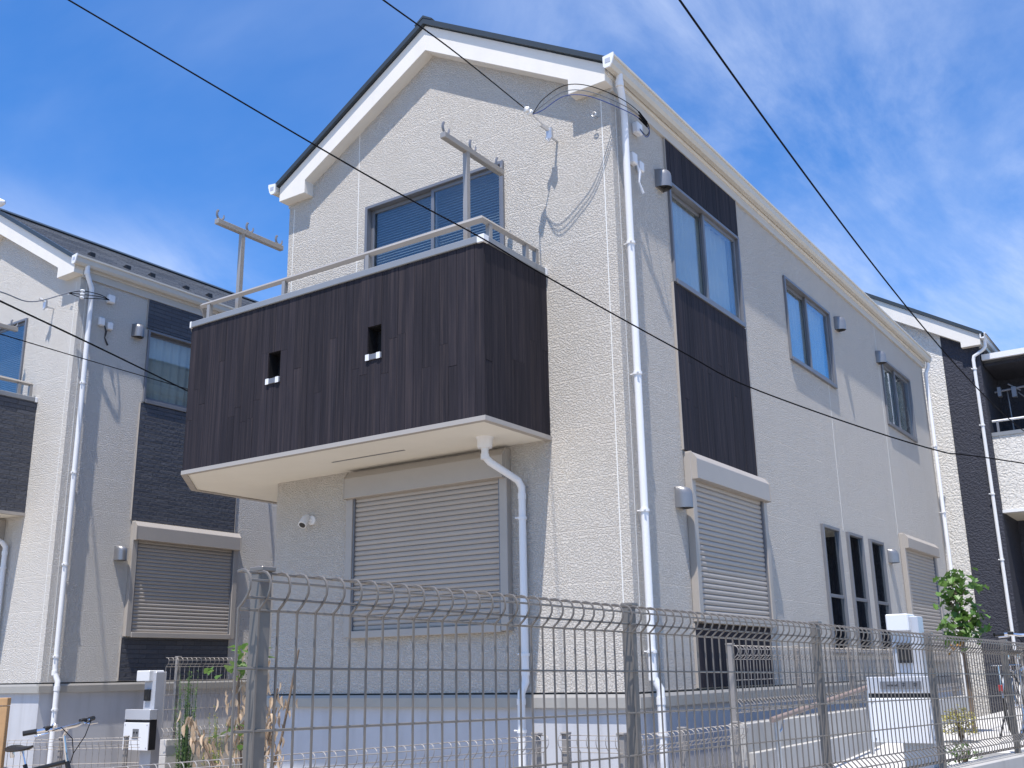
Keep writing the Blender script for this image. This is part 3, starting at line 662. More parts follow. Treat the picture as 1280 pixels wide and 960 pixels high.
# anchor hook, screw eye and junction boxes on the houses
def wall_fixings(H, rich):
    b = MB(); b.tube([(-0.60, 0.0, 5.16), (-0.60, -0.13, 5.16)], 0.012, 6); b.box(-0.63, -0.15, 5.13, -0.57, -0.12, 5.24); b.tube([(-0.60, -0.13, 5.22), (-0.655, -0.20, 5.27)], 0.02, 6); b.tube([(-0.64, -0.14, 5.15), (-0.60, -0.15, 5.10), (-0.57, -0.14, 5.15)], 0.010, 6)
    b.build('service_bracket', M['galv'], H)
    e = MB(); e.tube([(-0.142, 0.0, 5.27), (-0.142, -0.05, 5.27)], 0.006, 6)
    e.tube([(-0.142+0.022*math.cos(a*0.7), -0.07, 5.27+0.022*math.sin(a*0.7)) for a in range(10)], 0.005, 5); e.build('screw_eye', M['galv'], H)
    for (y, z, w, hh) in ((0.36, 4.93, 0.09, 0.12), (0.50, 4.90, 0.08, 0.11)):
        MB().box(0.0, y-w/2, z-hh/2, 0.06, y+w/2, z+hh/2).build('junction_box', M['pvc'], H, bevel=0.012)
    MB().tube([(0.05, 0.40, 4.88), (0.055, 0.43, 4.80), (0.05, 0.42, 4.70), (0.06, 0.47, 4.60)], [0.008, 0.018, 0.010, 0.016], 6).build('cable_tail', M['whitebox'] if rich else M['black'], H)
    MB().box(0.0, 0.42, 5.24, 0.07, 0.53, 5.36).build('junction_box', M['pvc'], H, bevel=0.012)
wall_fixings(HA, True); wall_fixings(HB, False)

# ------------------------------------------------------------------ third house beyond
def build_house_c():
    H = empty('house', 'white house with navy corner strip and roofed upper balcony beyond the leafy sapling', 'house', (0, 12.9, 0.5))
    W, D, ZS, SL = 4.3, 8.0, 5.55, 0.61; xr = 0.83; xl = xr-W; apx = xr-W/2
    gz = GZ-0.5-0.1
    MB().box(xl, 0, gz, 0.175, 0.13, ZS+0.1).build('front_wall', M['wallC'], H)
    MB().prism([(xl, ZS+0.1), (xr, ZS+0.1), (apx, ZS+0.1+SL*W/2)], 'y', 0.001, 0.13).build('gable_wall', M['wallC'], H)
    MB().box(0.18, -0.006, gz, xr, 0.13, ZS+0.098).build('navy_wall', M['navy'], H)
    tp = MB().prism([(0.178, ZS+0.10), (xr-0.001, ZS+0.10), (0.178, ZS+0.10+SL*(xr-0.178))], 'y', -0.006, 0.0008); tp.build('navy_wall', M['navy'], H)
    MB().box(xr-0.13, 0.131, gz, xr, D, ZS+0.1).build('navy_wall', M['navy'], H)
    MB().box(xl, 0.131, gz, xl+0.13, D, ZS+0.1).build('side_wall', M['wallC'], H)
    MB().box(xl+0.13, D-0.13, gz, xr-0.13, D, ZS+0.1).build('back_wall', M['wallC'], H)
    ze = ZS+0.2; xe = 0.14; zr = ze+SL*(W/2+xe)
    rf = MB(); roof_courses(rf, apx, zr, xr+xe, ze, -0.155, D+0.15, 17); roof_courses(rf, apx, zr, xl-xe, ze, -0.155, D+0.15, 17)
    rf.prism([(apx, zr-0.004), (xr+xe-0.01, ze-0.004), (xr+xe-0.01, ze-0.05), (apx, zr-0.055), (xl-xe+0.01, ze-0.05), (xl-xe+0.01, ze-0.004)], 'y', -0.12, D+0.12)
    roof = rf.build('roof', M['roof'], H)
    for sx in (1, -1):
        X = (lambda d: xr+d) if sx > 0 else (lambda d: xl-d)
        zt = lambda d: ze-0.056+SL*(xe-d)
        MB().prism([(apx, zr+0.025), (X(xe), ze+0.022), (X(xe), ze-0.052), (apx, zr-0.052)], 'y', -0.175, -0.12).build('verge_flashing', M['roofedge'], roof)
        MB().prism([(apx, zt(-W/2)), (X(0.08), zt(0.08)), (X(0.08), ZS-0.01), (X(-0.27), ZS-0.01), (X(-0.27), zt(-0.27)-0.29), (apx, zt(-W/2)-0.335)], 'y', -0.14, 0.003).build('barge_board', M['trim'], H)
    gp = [(0.09, ZS+0.10), (0.15, ZS+0.085), (0.17, ZS+0.11), (0.178, ZS+0.17), (0.195, ZS+0.175), (0.195, ZS+0.195), (0.17, ZS+0.195), (0.162, ZS+0.12), (0.11, ZS+0.11), (0.11, ZS+0.18), (0.09, ZS+0.18)]
    MB().prism([(xr+q[0], q[1]) for q in gp], 'y', -0.19, D).build('gutter', M['pvc'], H)
    MB().box(xr, 0.14, ZS-0.0, xr+0.09, D, ZS+0.16).build('eave_box', M['soffit'], H)
    pts = [(xr+0.14, -0.05, ZS+0.1), (xr+0.14, -0.05, ZS-0.04), (xr+0.10, -0.06, ZS-0.10), (xr-0.08, -0.06, ZS-0.20), (xr-0.10, -0.06, ZS-0.27), (xr-0.10, -0.06, gz)]
    o = MB().tube(pts, 0.032, 12).build('downpipe', M['pvc'], H, smooth=True)
    for z in (5.1, 4.0, 2.7, 1.5): pipe_clip(o, (xr-0.10, -0.06, z), 0)
    # side wing with roofed balcony
    w0, w1 = xr, xr+3.2
    bal = MB(); bal.box(w0+0.002, 0.14, 2.42, w1, 0.27, 3.80); bal.box(w1-0.13, 0.27, 2.42, w1, 1.6, 3.8); bal.box(w0+0.002, 0.27, 2.40, w1-0.13, 1.6, 2.56)
    b = bal.build('balcony', M['wallC'], H)
    MB().box(w0+0.001, 0.12, 3.80, w1+0.02, 0.29, 3.87).build('coping', M['coping'], b)
    rl = MB().tube([(w0+0.03, 0.2, 4.10), (w1, 0.2, 4.10)], 0.022, 8).build('handrail', M['pvc'], b)
    for i in range(4): MB().box(w0+0.12+i*0.95-0.02, 0.18, 3.865, w0+0.12+i*0.95+0.02, 0.22, 4.09).build('rail_post', M['alulight'], rl)
    MB().box(w0+0.001, 0.10, 2.36, w1+0.03, 0.30, 2.415).build('bottom_trim', M['pvc'], b)
    MB().box(w0+0.003, 0.30, 2.372, w1-0.01, 1.6, 2.395).build('soffit', M['soffit'], b)
    # recess behind the balcony
    MB().box(w0+0.001, 1.6, gz, w1, 1.73, ZS-0.15).build('wing_wall', M['navy'], H)
    MB().box(w1-0.12, 0.3, gz, w1, 1.598, 2.36).build('pillar', M['navy'], H)
    rf2 = MB().prism([(0.18, ZS-0.26), (0.18, ZS-0.14), (3.5, ZS+0.30), (3.5, ZS-0.20), (1.75, ZS-0.279), (0.3, ZS-0.279)], 'x', w0+0.012, w1+0.3); rf2.build('wing_roof', M['roof'], H)
    MB().box(w0+0.02, 0.1, ZS-0.26, w1+0.3, 0.178, ZS-0.15).build('gutter', M['pvc'], H)
    MB().box(w0+0.02, 0.30, ZS-0.34, w1, 1.598, ZS-0.28).build('wing_soffit', M['navy'], H)
    dr = MB(); dr.box(w0+0.75, 1.55, 2.6, w1-0.4, 1.598, 4.6); win = dr.build('window', M['alu'], H)
    MB().box(w0+0.8, 1.54, 2.65, w1-0.45, 1.549, 4.55).build('pane', M['glassdark'], win)
    # clothes drying frame on the balcony
    fr = MB()
    for xx, yy in ((w0+0.35, 0.6), (w0+0.72, 0.85)): fr.tube([(xx, yy, 2.56), (xx-0.04, yy, 4.75)], 0.014, 6)
    fr.tube([(w0+0.1, 0.5, 4.72), (w0+2.6, 0.75, 4.95)], 0.022, 8); fr.tube([(w0+0.5, 0.6, 4.68), (w0+1.2, 0.7, 3.9)], 0.012, 6); fr.tube([(w0+0.35, 0.5, 4.85), (w0+0.55, 0.55, 4.7)], 0.014, 6)
    fr.box(w0+0.16, 0.44, 4.62, w0+0.22, 0.56, 4.80); fr.box(w0+0.40, 0.48, 4.58, w0+0.48, 0.60, 4.78); fr.box(w0+0.60, 0.80, 4.55, w0+0.9, 0.86, 4.58)
    tag(fr.build('clothes_drying_frame', M['alulight'], None, (0, 12.9, 0.5)), 'silver clothes drying frame on the shaded balcony of the white house', 'drying frame')
    return H
HC = build_house_c()

# ------------------------------------------------------------------ mesh fences
def wire_profile(H, rbot=True, bul=0.045):
    top = [(0.0, -0.116), (0.003, -0.106), (0.020, -0.092), (0.037, -0.076), (0.048, -0.056), (0.050, -0.036), (0.043, -0.017), (0.030, -0.005), (0.012, 0.0), (-0.008, -0.001)]
    pts = [(a, H+b) for a, b in top]
    if rbot:
        bot = [(-0.006, 0.003), (0.010, 0.0), (0.030, 0.006), (0.044, 0.022), (0.048, 0.045), (0.040, 0.068), (0.018, 0.092), (0.0, 0.110)]
        pts = bot+pts
    else: pts = [(0, 0)]+pts
    return pts
def fence_rails(H, rbot=True):
    r = [(0.0, H-0.110), (0.034, H-0.078), (0.048, H-0.030), (-0.006, H-0.002)]
    if rbot: r += [(0.0, 0.103), (0.047, 0.062), (0.036, 0.016)]
    z = H-0.274
    while z > 0.16: r.append((0.004, z)); z -= 0.171
    return r
def mesh_fence(label, path, H, z_of, material, pitch=2.0/28, post_sp=2.0, wr=0.0042, side=1, single=False, posts_at=None, start=0.0, group=None, postdown=0.1, pr=0.024, lead=0.0):
    """path: start (x,y), heading, length. Fence local frame: x along the run, -y towards 'side', z up."""
    (x0, y0), hd, length = path
    F = empty('mesh_fence', label, 'fence', (x0, y0, z_of(0)), PI/2-hd, group)
    slope = (z_of(length)-z_of(0))/length
    prof = wire_profile(H)
    wm = MB().tube([(0, -side*a, b) for a, b in prof], wr, 5).mesh('vertical_wire', smooth=True); wm.materials.append(material)
    n = int((length+lead)/pitch)
    if single:
        for k in range(n+1):
            s = -lead+k*pitch; inst('vertical_wire', wm, F, (s, 0, slope*s))
        s0 = -lead
        while s0 < length:
            s1 = min(s0+post_sp, length) if s0 > -lead+1e-6 else post_sp
            for (a, b) in fence_rails(H):
                m = MB().tube([(s0, -side*a, b+slope*s0+0.0), (s1, -side*a, b+slope*s1)], wr, 5); m.build('rail', material, F, (0, side*wr*1.2, 0), smooth=True)
            s0 = s1
    else:
        m = MB()
        for k in range(n+1):
            s = -lead+k*pitch; m.tube([(s, -side*a, b+slope*s) for a, b in prof], wr, 4)
        for (a, b) in fence_rails(H): m.tube([(-lead, -side*a, b-slope*lead), (length, -side*a, b+slope*length)], wr, 4)
        w = m.build('wire_panel', material, F); w['kind'] = 'stuff'
    ps = posts_at if posts_at is not None else [i*post_sp for i in range(int(length/post_sp)+1)]
    for s in ps:
        po = MB().box(-pr, 0.008*side-(0 if side > 0 else 2*pr), -postdown, pr, 0.008*side+(2*pr if side > 0 else 0), H+0.005).build('post', material, F, (s, 0, slope*s), bevel=0.003)
        yy = 0.008*side+(pr if side > 0 else -pr)
        MB().box(-pr-0.004, yy-pr-0.012, H+0.003, pr+0.004, yy+pr+0.004, H+0.018).build('post_cap', material, po, bevel=0.003)
    return F
FH = math.radians(4.4766)
fence_z = lambda s: 0.477-0.0137*s-0.87
mesh_fence('grey wire mesh fence with rolled top edge standing on the concrete boundary wall', ((1.777, -5.647), FH, 16.0), 0.87, fence_z, M['fence'], single=True, lead=0.10, wr=0.0043, side=1, pr=0.0225)
# its boundary wall
ux, uy = math.sin(FH), math.cos(FH)
bw = MB()
L0, L1 = -1.0, 20.0
def fp(s, n): return (1.777+ux*s+uy*n, -5.647+uy*s-ux*n)
a, b, c, d = fp(L0, -0.10), fp(L0, 0.075), fp(L1, 0.075), fp(L1, -0.10)
zt0, zt1 = fence_z(L0)-0.05, fence_z(L1)-0.05
bw.add([(*a, GZ-0.05), (*b, GZ-0.05), (*c, GZ-0.05), (*d, GZ-0.05), (*a, zt0), (*b, zt0), (*c, zt1), (*d, zt1)], [(0, 3, 2, 1), (4, 5, 6, 7), (0, 1, 5, 4), (1, 2, 6, 5), (2, 3, 7, 6), (3, 0, 4, 7)])
tag(bw.build('boundary_wall', M['concrete'], bevel=0.008), 'long low concrete wall under the rolled-top mesh fence along the street', 'wall')

def run(p0, p1): return (p0, math.atan2(p1[0]-p0[0], p1[1]-p0[1]), math.hypot(p1[0]-p0[0], p1[1]-p0[1]))
# lower fence in front of the main house, with a gate corner
gz1 = lambda z: (lambda s: z)
mesh_fence('low pale mesh fence passing before the cream house below its balcony', run((-0.95, -6.2), (0.06, -1.52)), 0.87, gz1(-0.235-0.87), M['fencefar'], wr=0.003, postdown=0.16, posts_at=[0.6, 2.6, 4.75])
mesh_fence('short mesh fence piece bridging the corner at the white downpipe', run((0.16, -1.45), (0.62, -1.42)), 0.87, gz1(-0.235-0.87), M['fencefar'], wr=0.003, postdown=0.16, posts_at=[0.02, 0.44])
mesh_fence('short mesh fence running from the corner piece back to the concrete retaining wall', run((0.66, -1.38), (0.76, 0.30)), 0.87, gz1(-0.235-0.87), M['fencefar'], wr=0.003, postdown=0.16, posts_at=[0.05, 0.75, 1.6])
# side fence on the retaining wall
mesh_fence('small mesh fence on the retaining wall beside the cream house shutters', run((0.66, 0.42), (0.66, 8.4)), 0.53, gz1(-0.165), M['fencefar'], wr=0.003, postdown=0.10, posts_at=[0.02, 1.58, 3.2, 4.8, 6.4, 7.9])
rw = MB(); rw.box(0.60, 0.38, GZ-0.05, 0.74, 8.6, -0.242)
rt_ = rw.build('retaining_wall', M['concrete'], bevel=0.006); tag(rt_, 'pale concrete retaining wall with a ledge beside the sloping path', 'wall')
MB().box(0.741, 0.40, GZ-0.05, 0.80, 8.6, -0.46).build('ledge', M['concrete'], rt_, bevel=0.004)
mesh_fence('mesh fence standing across the pale paving before the white house', run((0.95, 11.7), (3.05, 11.7)), 0.95, gz1(-0.51), M['fencefar'], wr=0.004, postdown=0.06, posts_at=[0.05, 1.0, 2.0])
# fence and block wall between the two houses
mesh_fence('mesh fence on the block wall in front of the neighbouring grey-cream house', run((-6.92, 0.72), (-6.92, 8.5)), 0.94, gz1(-0.505), M['fencefar'], wr=0.0034, postdown=0.05, posts_at=[0.20, 2.2, 4.2, 6.2], lead=0.0)
bwl = empty('block_wall', 'wall of grey concrete blocks carrying a mesh fence between the houses', 'wall', (-6.96, 0.78, GZ))
bme = MB().box(-0.06, 0.004, 0.004, 0.06, 0.386, 0.186).mesh('block', bevel=0.004); bme.materials.append(M['block'])
MB().box(-0.054, 0.01, -0.05, 0.054, 7.78, 0.715).build('mortar_core', M['concrete'], bwl)
for row in range(4):
    nb = 20
    for k in range(nb):
        off = 0.195 if row % 2 else 0.0
        if off and k == nb-1: continue
        inst('block', bme, bwl, (0, k*0.39+off*0, row*0.187-0.03+0.0))
# low far fence in front of neighbour
mesh_fence('low pale mesh fence behind the parked bicycle', run((-8.2, -1.25), (-6.55, 0.15)), 0.75, gz1(-0.46-0.75), M['fencefar'], wr=0.003, postdown=0.05, posts_at=[0.1, 1.28, 2.0])

# ------------------------------------------------------------------ gate pillars with letter boxes
def gate_pillar(label, loc, s, sign, glyph):
    P = empty('gate_pillar', label, 'gate pillar', loc)
    top = 1.0  # local: z=0 at letter-box top edge reference
    zg = GZ-loc[2] if not sign else -0.86-loc[2]
    MB().box(-0.085*s, 0.0, zg-0.05, 0.125*s, 0.16*s, 0.44*s).build('post', M['greybox'], P, bevel=0.006)
    MB().box((-0.175 if glyph else -0.095)*s, -0.06*s, 0.33*s, 0.07*s, 0.158*s, 0.458*s).build('lamp', M['lampwhite'], P, bevel=0.008)
    ph = MB().box(-0.045*s, -0.03*s, 0.10*s, 0.055*s, -0.001, 0.235*s).build('door_phone', M['black'], P, bevel=0.004)
    MB().lathe([(0.012*s, -0.034*s), (0.012*s, -0.029*s)], (0.005*s, 0, 0.205*s), 12, 'y').build('camera_lens', M['tyre'], ph)
    MB().box(-0.02*s, -0.033*s, 0.115*s, 0.03*s, -0.0295*s, 0.16*s).build('speaker_grille', M['tyre'], ph)
    bx_ = MB().box(-0.265*s, -0.10*s, -0.46*s, 0.205*s, -0.002, 0.0).build('letter_box', M['black'], P)
    MB().box(-0.268*s, -0.115*s, -0.115*s, 0.208*s, -0.003, 0.003).build('letter_flap', M['greybox'], bx_, bevel=0.004)
    MB().box(-0.268*s, -0.118*s, -0.463*s, 0.208*s, -0.1005*s, -0.148*s).build('letter_door', M['whitebox'], bx_, bevel=0.004)
    for (u, v) in ((-0.24, -0.175), (0.18, -0.175), (-0.24, -0.435), (0.18, -0.435)):
        MB().lathe([(0.006*s, -0.122*s), (0.006*s, -0.117*s)], (u*s, 0, v*s), 8, 'y').build('screw', M['vent'], bx_)
    if sign:
        npl = MB().box(-0.17*s, -0.122*s, -0.085*s, 0.125*s, -0.1155*s, -0.03*s).build('name_plate', M['alulight'], bx_)
        t = MB(); y0, y1 = -0.1235*s, -0.1221*s
        rnd = random.Random(3)
        for k in range(8):
            u = -0.125+k*0.0105; t.box(u*s, y0, -0.064*s, (u+0.007)*s, y1, (-0.056+rnd.random()*0.006)*s)
        for u in (0.0, 0.085):
            for (a, b_, c, d_) in ((-0.012, 0.012, -0.046, -0.043), (-0.012, 0.012, -0.060, -0.057), (-0.0015, 0.0015, -0.072, -0.038), (-0.012, -0.009, -0.060, -0.043), (0.009, 0.012, -0.060, -0.043)):
                t.box((u+a)*s, y0, c*s, (u+b_)*s, y1, d_*s)
        t.build('lettering', M['black'], npl)
    if glyph:
        MB().box(-0.085*s, -0.122*s, -0.335*s, 0.03*s, -0.1175*s, -0.22*s).build('name_plate', M['vent'], bx_)
        for u in (-0.055, 0.0): MB().lathe([(0.012*s, -0.126*s), (0.012*s, -0.1215*s)], (u*s, 0, -0.262*s), 8, 'y').build('rivet', M['black'], bx_)
    return P
gate_pillar('grey gate pillar with white lamp and letter box whose flap has a lettered name plate', (1.995, 0.50, 0.10), 1.0, True, False)
gate_pillar('grey gate pillar with white letter box bearing a small square plate near the block wall', (-7.60, 1.0, -0.19), 1.05, False, True)

# handrail on the sloping path
hr = empty('path_handrail', 'brown sloping handrail on grey posts beside the retaining wall', 'handrail', (0.93, 0.46, -0.95))
MB().tube([(0, 0, 0.735), (0, 2.85, 0.945)], 0.022, 10).build('top_rail', M['rail'], hr, smooth=True)
for yy, dz in ((0.10, 0.735), (2.60, 0.92)):
    po = MB().tube([(0, yy, -0.35), (0, yy, dz-0.02)], 0.022, 10).build('post', M['galv'], hr, smooth=True)
    MB().tube([(0, yy, dz-0.12), (0, yy+0.10, dz-0.08), (0, yy+0.16, dz-0.015)], 0.009, 6).build('bracket', M['galv'], po)

# ------------------------------------------------------------------ bicycles
def bicycle(label, loc, heading, steer=0.0, frame='black', accent='bikeblue', red=False, lean=0.0):
    """local frame: +x forward, z up, wheels 26 inch"""
    B = empty('bicycle', label, 'bicycle', loc, heading); B.rotation_euler = (lean, 0, heading)
    R = 0.33; wb = 1.04
    def wheel(cx, rot=0.0):
        w = empty_part('wheel', B, (cx, 0, R), rot)
        n = 28
        pts = [(0.315*math.cos(2*PI*i/n), 0, 0.315*math.sin(2*PI*i/n)) for i in range(n+1)]
        MB().tube(pts, 0.018, 8, False).build('tyre', M['tyre'], w, smooth=True)
        pts = [(0.292*math.cos(2*PI*i/n), 0, 0.292*math.sin(2*PI*i/n)) for i in range(n+1)]
        MB().tube(pts, 0.010, 6, False).build('rim', M['chrome'], w, smooth=True)
        s = MB()
        for i in range(24):
            a = 2*PI*i/24; s.tube([(0.02*math.cos(a+0.9), 0.028 if i % 2 else -0.028, 0.02*math.sin(a+0.9)), (0.288*math.cos(a), 0, 0.288*math.sin(a))], 0.0014, 3)
        s.build('spokes', M['chrome'], w)
        MB().lathe([(0.02, -0.035), (0.02, 0.035)], (0, 0, 0), 10, 'y').build('hub', M['chrome'], w, smooth=True)
        return w
    def empty_part(name, parent, loc_, rot):
        # the axle is the part mesh; the rest hangs on it
        o = MB().lathe([(0.008, -0.055), (0.008, 0.055)], (0, 0, 0), 8, 'y').build(name, M['chrome'], parent, loc_, rot); return o
    rear = wheel(-0.45); front = wheel(wb-0.45, steer)
    bb = (0.0, 0, 0.29); st = (-0.15, 0, 0.72); hd0 = (0.44, 0, 0.64); hd1 = (0.405, 0, 0.76)
    f = MB(); f.tube([bb, st], 0.019, 8); f.tube([bb, hd0], 0.023, 8); f.tube([(-0.13, 0, 0.66), hd1], 0.019, 8); f.tube([hd0, hd1], 0.021, 8)
    for sy in (-1, 1):
        f.tube([(-0.45, sy*0.055, R), (-0.03, sy*0.03, 0.29)], 0.009, 6); f.tube([(-0.45, sy*0.055, R), (-0.14, sy*0.02, 0.68)], 0.008, 6)
    f.build('frame', M[frame], B, smooth=True)
    k = MB()
    for sy in (-1, 1): k.tube([(0.59, sy*0.055, R), (0.50, sy*0.05, 0.58), (0.455, sy*0.03, 0.63), (0.445, 0, 0.64)], 0.011, 6)
    k.build('fork', M['chrome'], B, smooth=True)
    MB().tube([(-0.15, 0, 0.72), (-0.185, 0, 0.83)], 0.012, 8).build('seat_post', M['chrome'], B, smooth=True)
    # saddle
    prof = []
    vs_ = []; fs = []; nx = 9; ny = 8
    for i in range(nx):
        t = i/(nx-1); x = -0.33+0.29*t
        wdt = 0.085*(1-t)**0.8*1.0+0.022; zt = 0.885-0.012*math.sin(t*PI)+0.005*t; hgt = 0.05*(1-0.4*t)
        if i == 0: wdt *= 0.6; hgt *= 0.6
        if i == nx-1: wdt *= 0.5; hgt *= 0.5
        for j in range(ny):
            a = 2*PI*j/ny; vs_.append((x, wdt*math.cos(a), zt-hgt/2+hgt/2*math.sin(a)))
    for i in range(nx-1):
        for j in range(ny): fs.append((i*ny+j, i*ny+(j+1) % ny, (i+1)*ny+(j+1) % ny, (i+1)*ny+j))
    fs += [tuple(range(ny-1, -1, -1)), tuple(range((nx-1)*ny, nx*ny))]
    sdl = MB().add(vs_, fs).build('saddle', M['black'], B, smooth=True)
    sp = MB()
    for sy in (-0.05, 0.05): sp.lathe([(0.018, 0.79), (0.02, 0.81), (0.018, 0.84)], (-0.25, sy, 0), 8)
    sp.tube([(-0.27, -0.03, 0.845), (-0.1, -0.015, 0.85)], 0.005, 5); sp.tube([(-0.27, 0.03, 0.845), (-0.1, 0.015, 0.85)], 0.005, 5)
    sp.build('saddle_spring', M['chrome'], sdl, smooth=True)
    # stem, bars
    S = MB().tube([(0.405, 0, 0.76), (0.375, 0, 0.98), (0.43, 0, 1.045)], 0.013, 8).build('stem', M['chrome'], B, smooth=True)
    hb = MB().tube([(-0.10, -0.29, 0.01), (-0.035, -0.20, 0.015), (0.0, -0.08, 0.0), (0.0, 0.08, 0.0), (-0.035, 0.20, 0.015), (-0.10, 0.29, 0.01)], 0.0165, 8).build('handlebar', M['chrome'], B, (0.43, 0, 1.05), steer, smooth=True)
    for sy in (-1, 1):
        MB().tube([(-0.068, sy*0.245, 0.0125), (-0.135, sy*0.335, 0.008)], 0.022, 8).build('grip', M['black'], hb, smooth=True)
        MB().tube([(-0.015, sy*0.17, 0.0), (0.02, sy*0.20, -0.01), (-0.02, sy*0.30, -0.02)], 0.008, 6).build('brake_lever', M['chrome'], hb, smooth=True)
        MB().box(-0.06, sy*0.17-0.03, 0.005, -0.01, sy*0.17+0.03, 0.04).build('shifter', M['black'], hb, bevel=0.006)
        pts = [(0.02, sy*0.16, 0.0), (0.13, sy*0.14, 0.03), (0.16, sy*0.06, -0.08), (0.07, 0.0, -0.22), (0.02, 0, -0.30)]
        MB().tube(pts, 0.004, 5).build('brake_cable', M['cable'], hb, smooth=True)
    MB().lathe([(0.005, 0.012), (0.025, 0.02), (0.028, 0.045), (0.012, 0.06)], (0.0, -0.12, 0.0), 12).build('bell', M['chrome'], hb, smooth=True)
    MB().lathe([(0.02, 0.0), (0.035, 0.05), (0.037, 0.065)], (0.5, 0, 0.66), 12, 'x').build('head_lamp', M[accent], B, smooth=True)
    cr = MB().lathe([(0.09, -0.045), (0.09, -0.041)], (0, 0, 0.29), 20, 'y').build('chain_ring', M['chrome'], B)
    for sy, dz in ((-0.07, 0.16), (0.07, -0.16)):
        c = MB().tube([(0, sy*0.8, 0.29), (dz*0.5, sy, 0.29-dz*0.9)], 0.009, 6).build('crank', M['chrome'], B); MB().box(dz*0.5-0.045, sy*1.0, 0.278-dz*0.9, dz*0.5+0.045, sy*2.1, 0.303-dz*0.9).build('pedal', M['black'], c)
    # mudguards, stand
    for cx, a0, a1 in ((-0.45, 0.35, 2.9), (wb-0.45, 0.5, 2.4)):
        n = 14; pts = [(cx+0.352*math.cos(a0+(a1-a0)*i/n), 0, R+0.352*math.sin(a0+(a1-a0)*i/n)) for i in range(n+1)]
        MB().tube(pts, 0.012, 6).build('mudguard', M['galv'], B, smooth=True)
    MB().tube([(-0.45, 0.07, R), (-0.52, 0.16, 0.005)], 0.009, 6).build('kick_stand', M['black'], B)
    if red:
        MB().box(-0.828, -0.022, 0.48, -0.80, 0.022, 0.54).build('tail_light', M['red'], B, bevel=0.006)
        rk = MB()
        for sy in (-0.06, 0.0, 0.06): rk.tube([(-0.80, sy, 0.73), (-0.25, sy, 0.73)], 0.006, 6)
        for sy in (-0.06, 0.06): rk.tube([(-0.45, sy, R), (-0.60, sy, 0.73)], 0.006, 6)
        rk.tube([(-0.80, -0.06, 0.73), (-0.80, 0.06, 0.73)], 0.006, 6); rk.tube([(-0.8, 0, 0.73), (-0.815, 0, 0.5)], 0.006, 6)
        rk.build('rear_rack', M['chrome'], B)
    return B
bicycle('black mountain bicycle with chrome bars parked before the grey-cream house', (-4.95, -2.02, GZ), math.radians(6), -0.12, lean=0.15)
bicycle('silver town bicycle with red tail light parked beside the street fence', (2.10, 4.75, -0.562), math.radians(84), 0.25, 'galv', 'chrome', True)

# ------------------------------------------------------------------ vegetation
def leaf_mesh(name, material, L=0.09, w=0.04, fold=0.25, lobes=False):
    if lobes:
        pts = [(0, 0), (0.35, 0.20), (0.30, 0.48), (0.62, 0.34), (0.72, 0.55), (1.0, 0.0)]
    else:
        pts = [(0, 0), (0.25, 0.42), (0.55, 0.5), (0.8, 0.3), (1.0, 0.0)]
    vs_ = []; fs = []
    for x, y in pts: vs_.append((x*L, 0, -0.06*L*x*x*4*fold))
    n = len(pts)
    for s in (1, -1):
        b = len(vs_)
        for x, y in pts: vs_.append((x*L, s*y*w*2, fold*y*w*2-0.06*L*x*x*4*fold))
        for i in range(n-1):
            fs.append((i, i+1, b+i+1, b+i) if s > 0 else (i+1, i, b+i, b+i+1))
    me = bpy.data.meshes.new(name); me.from_pydata(vs_, [], fs); me.materials.append(material); return me
def sapling():
    T = empty('sapling_tree', 'green leafy sapling growing beside the path below the white house', 'tree', (1.45, 5.2, -0.56))
    tr = MB(); tr.tube([(0, 0, -0.05), (0.01, 0, 0.5), (0.0, 0.02, 1.0), (-0.02, 0.0, 1.55)], [0.028, 0.024, 0.02, 0.01], 8); tr.build('trunk', M['bark'], T, smooth=True)
    rng = random.Random(11); br = MB()
    lm = leaf_mesh('leaf', M['leaf'], 0.115, 0.05, 0.3, True); lo = leaf_mesh('leaf', M['leaforange'], 0.11, 0.05, 0.3, True)
    tips = []
    for i in range(16):
        a = rng.random()*2*PI; z = 0.92+0.72*i/15; rr = 0.13*rng.uniform(0.4, 1.1)*(1.1 if z < 1.4 else 0.9)
        tip = Vector((rr*math.cos(a), rr*math.sin(a), z+rng.uniform(0.02, 0.14)))
        br.tube([(0, 0, z-0.12), tuple(tip*0.6+Vector((0, 0, z*0.4-0.03))), tuple(tip)], [0.007, 0.005, 0.003], 5); tips.append(tip)
    br.build('branches', M['bark'], T)
    for i in range(230):
        t = rng.choice(tips); q = t+Vector((rng.gauss(0, 0.065), rng.gauss(0, 0.065), rng.gauss(0, 0.07)))
        q.z = min(max(q.z, 0.80), 1.84)
        inst('leaf', lo if (q.z < 1.02 and rng.random() < 0.3) else lm, T, q, (rng.uniform(-0.7, 0.7), rng.uniform(0.1, 1.2), rng.random()*2*PI), [rng.uniform(0.7, 1.15)]*3)
sapling()
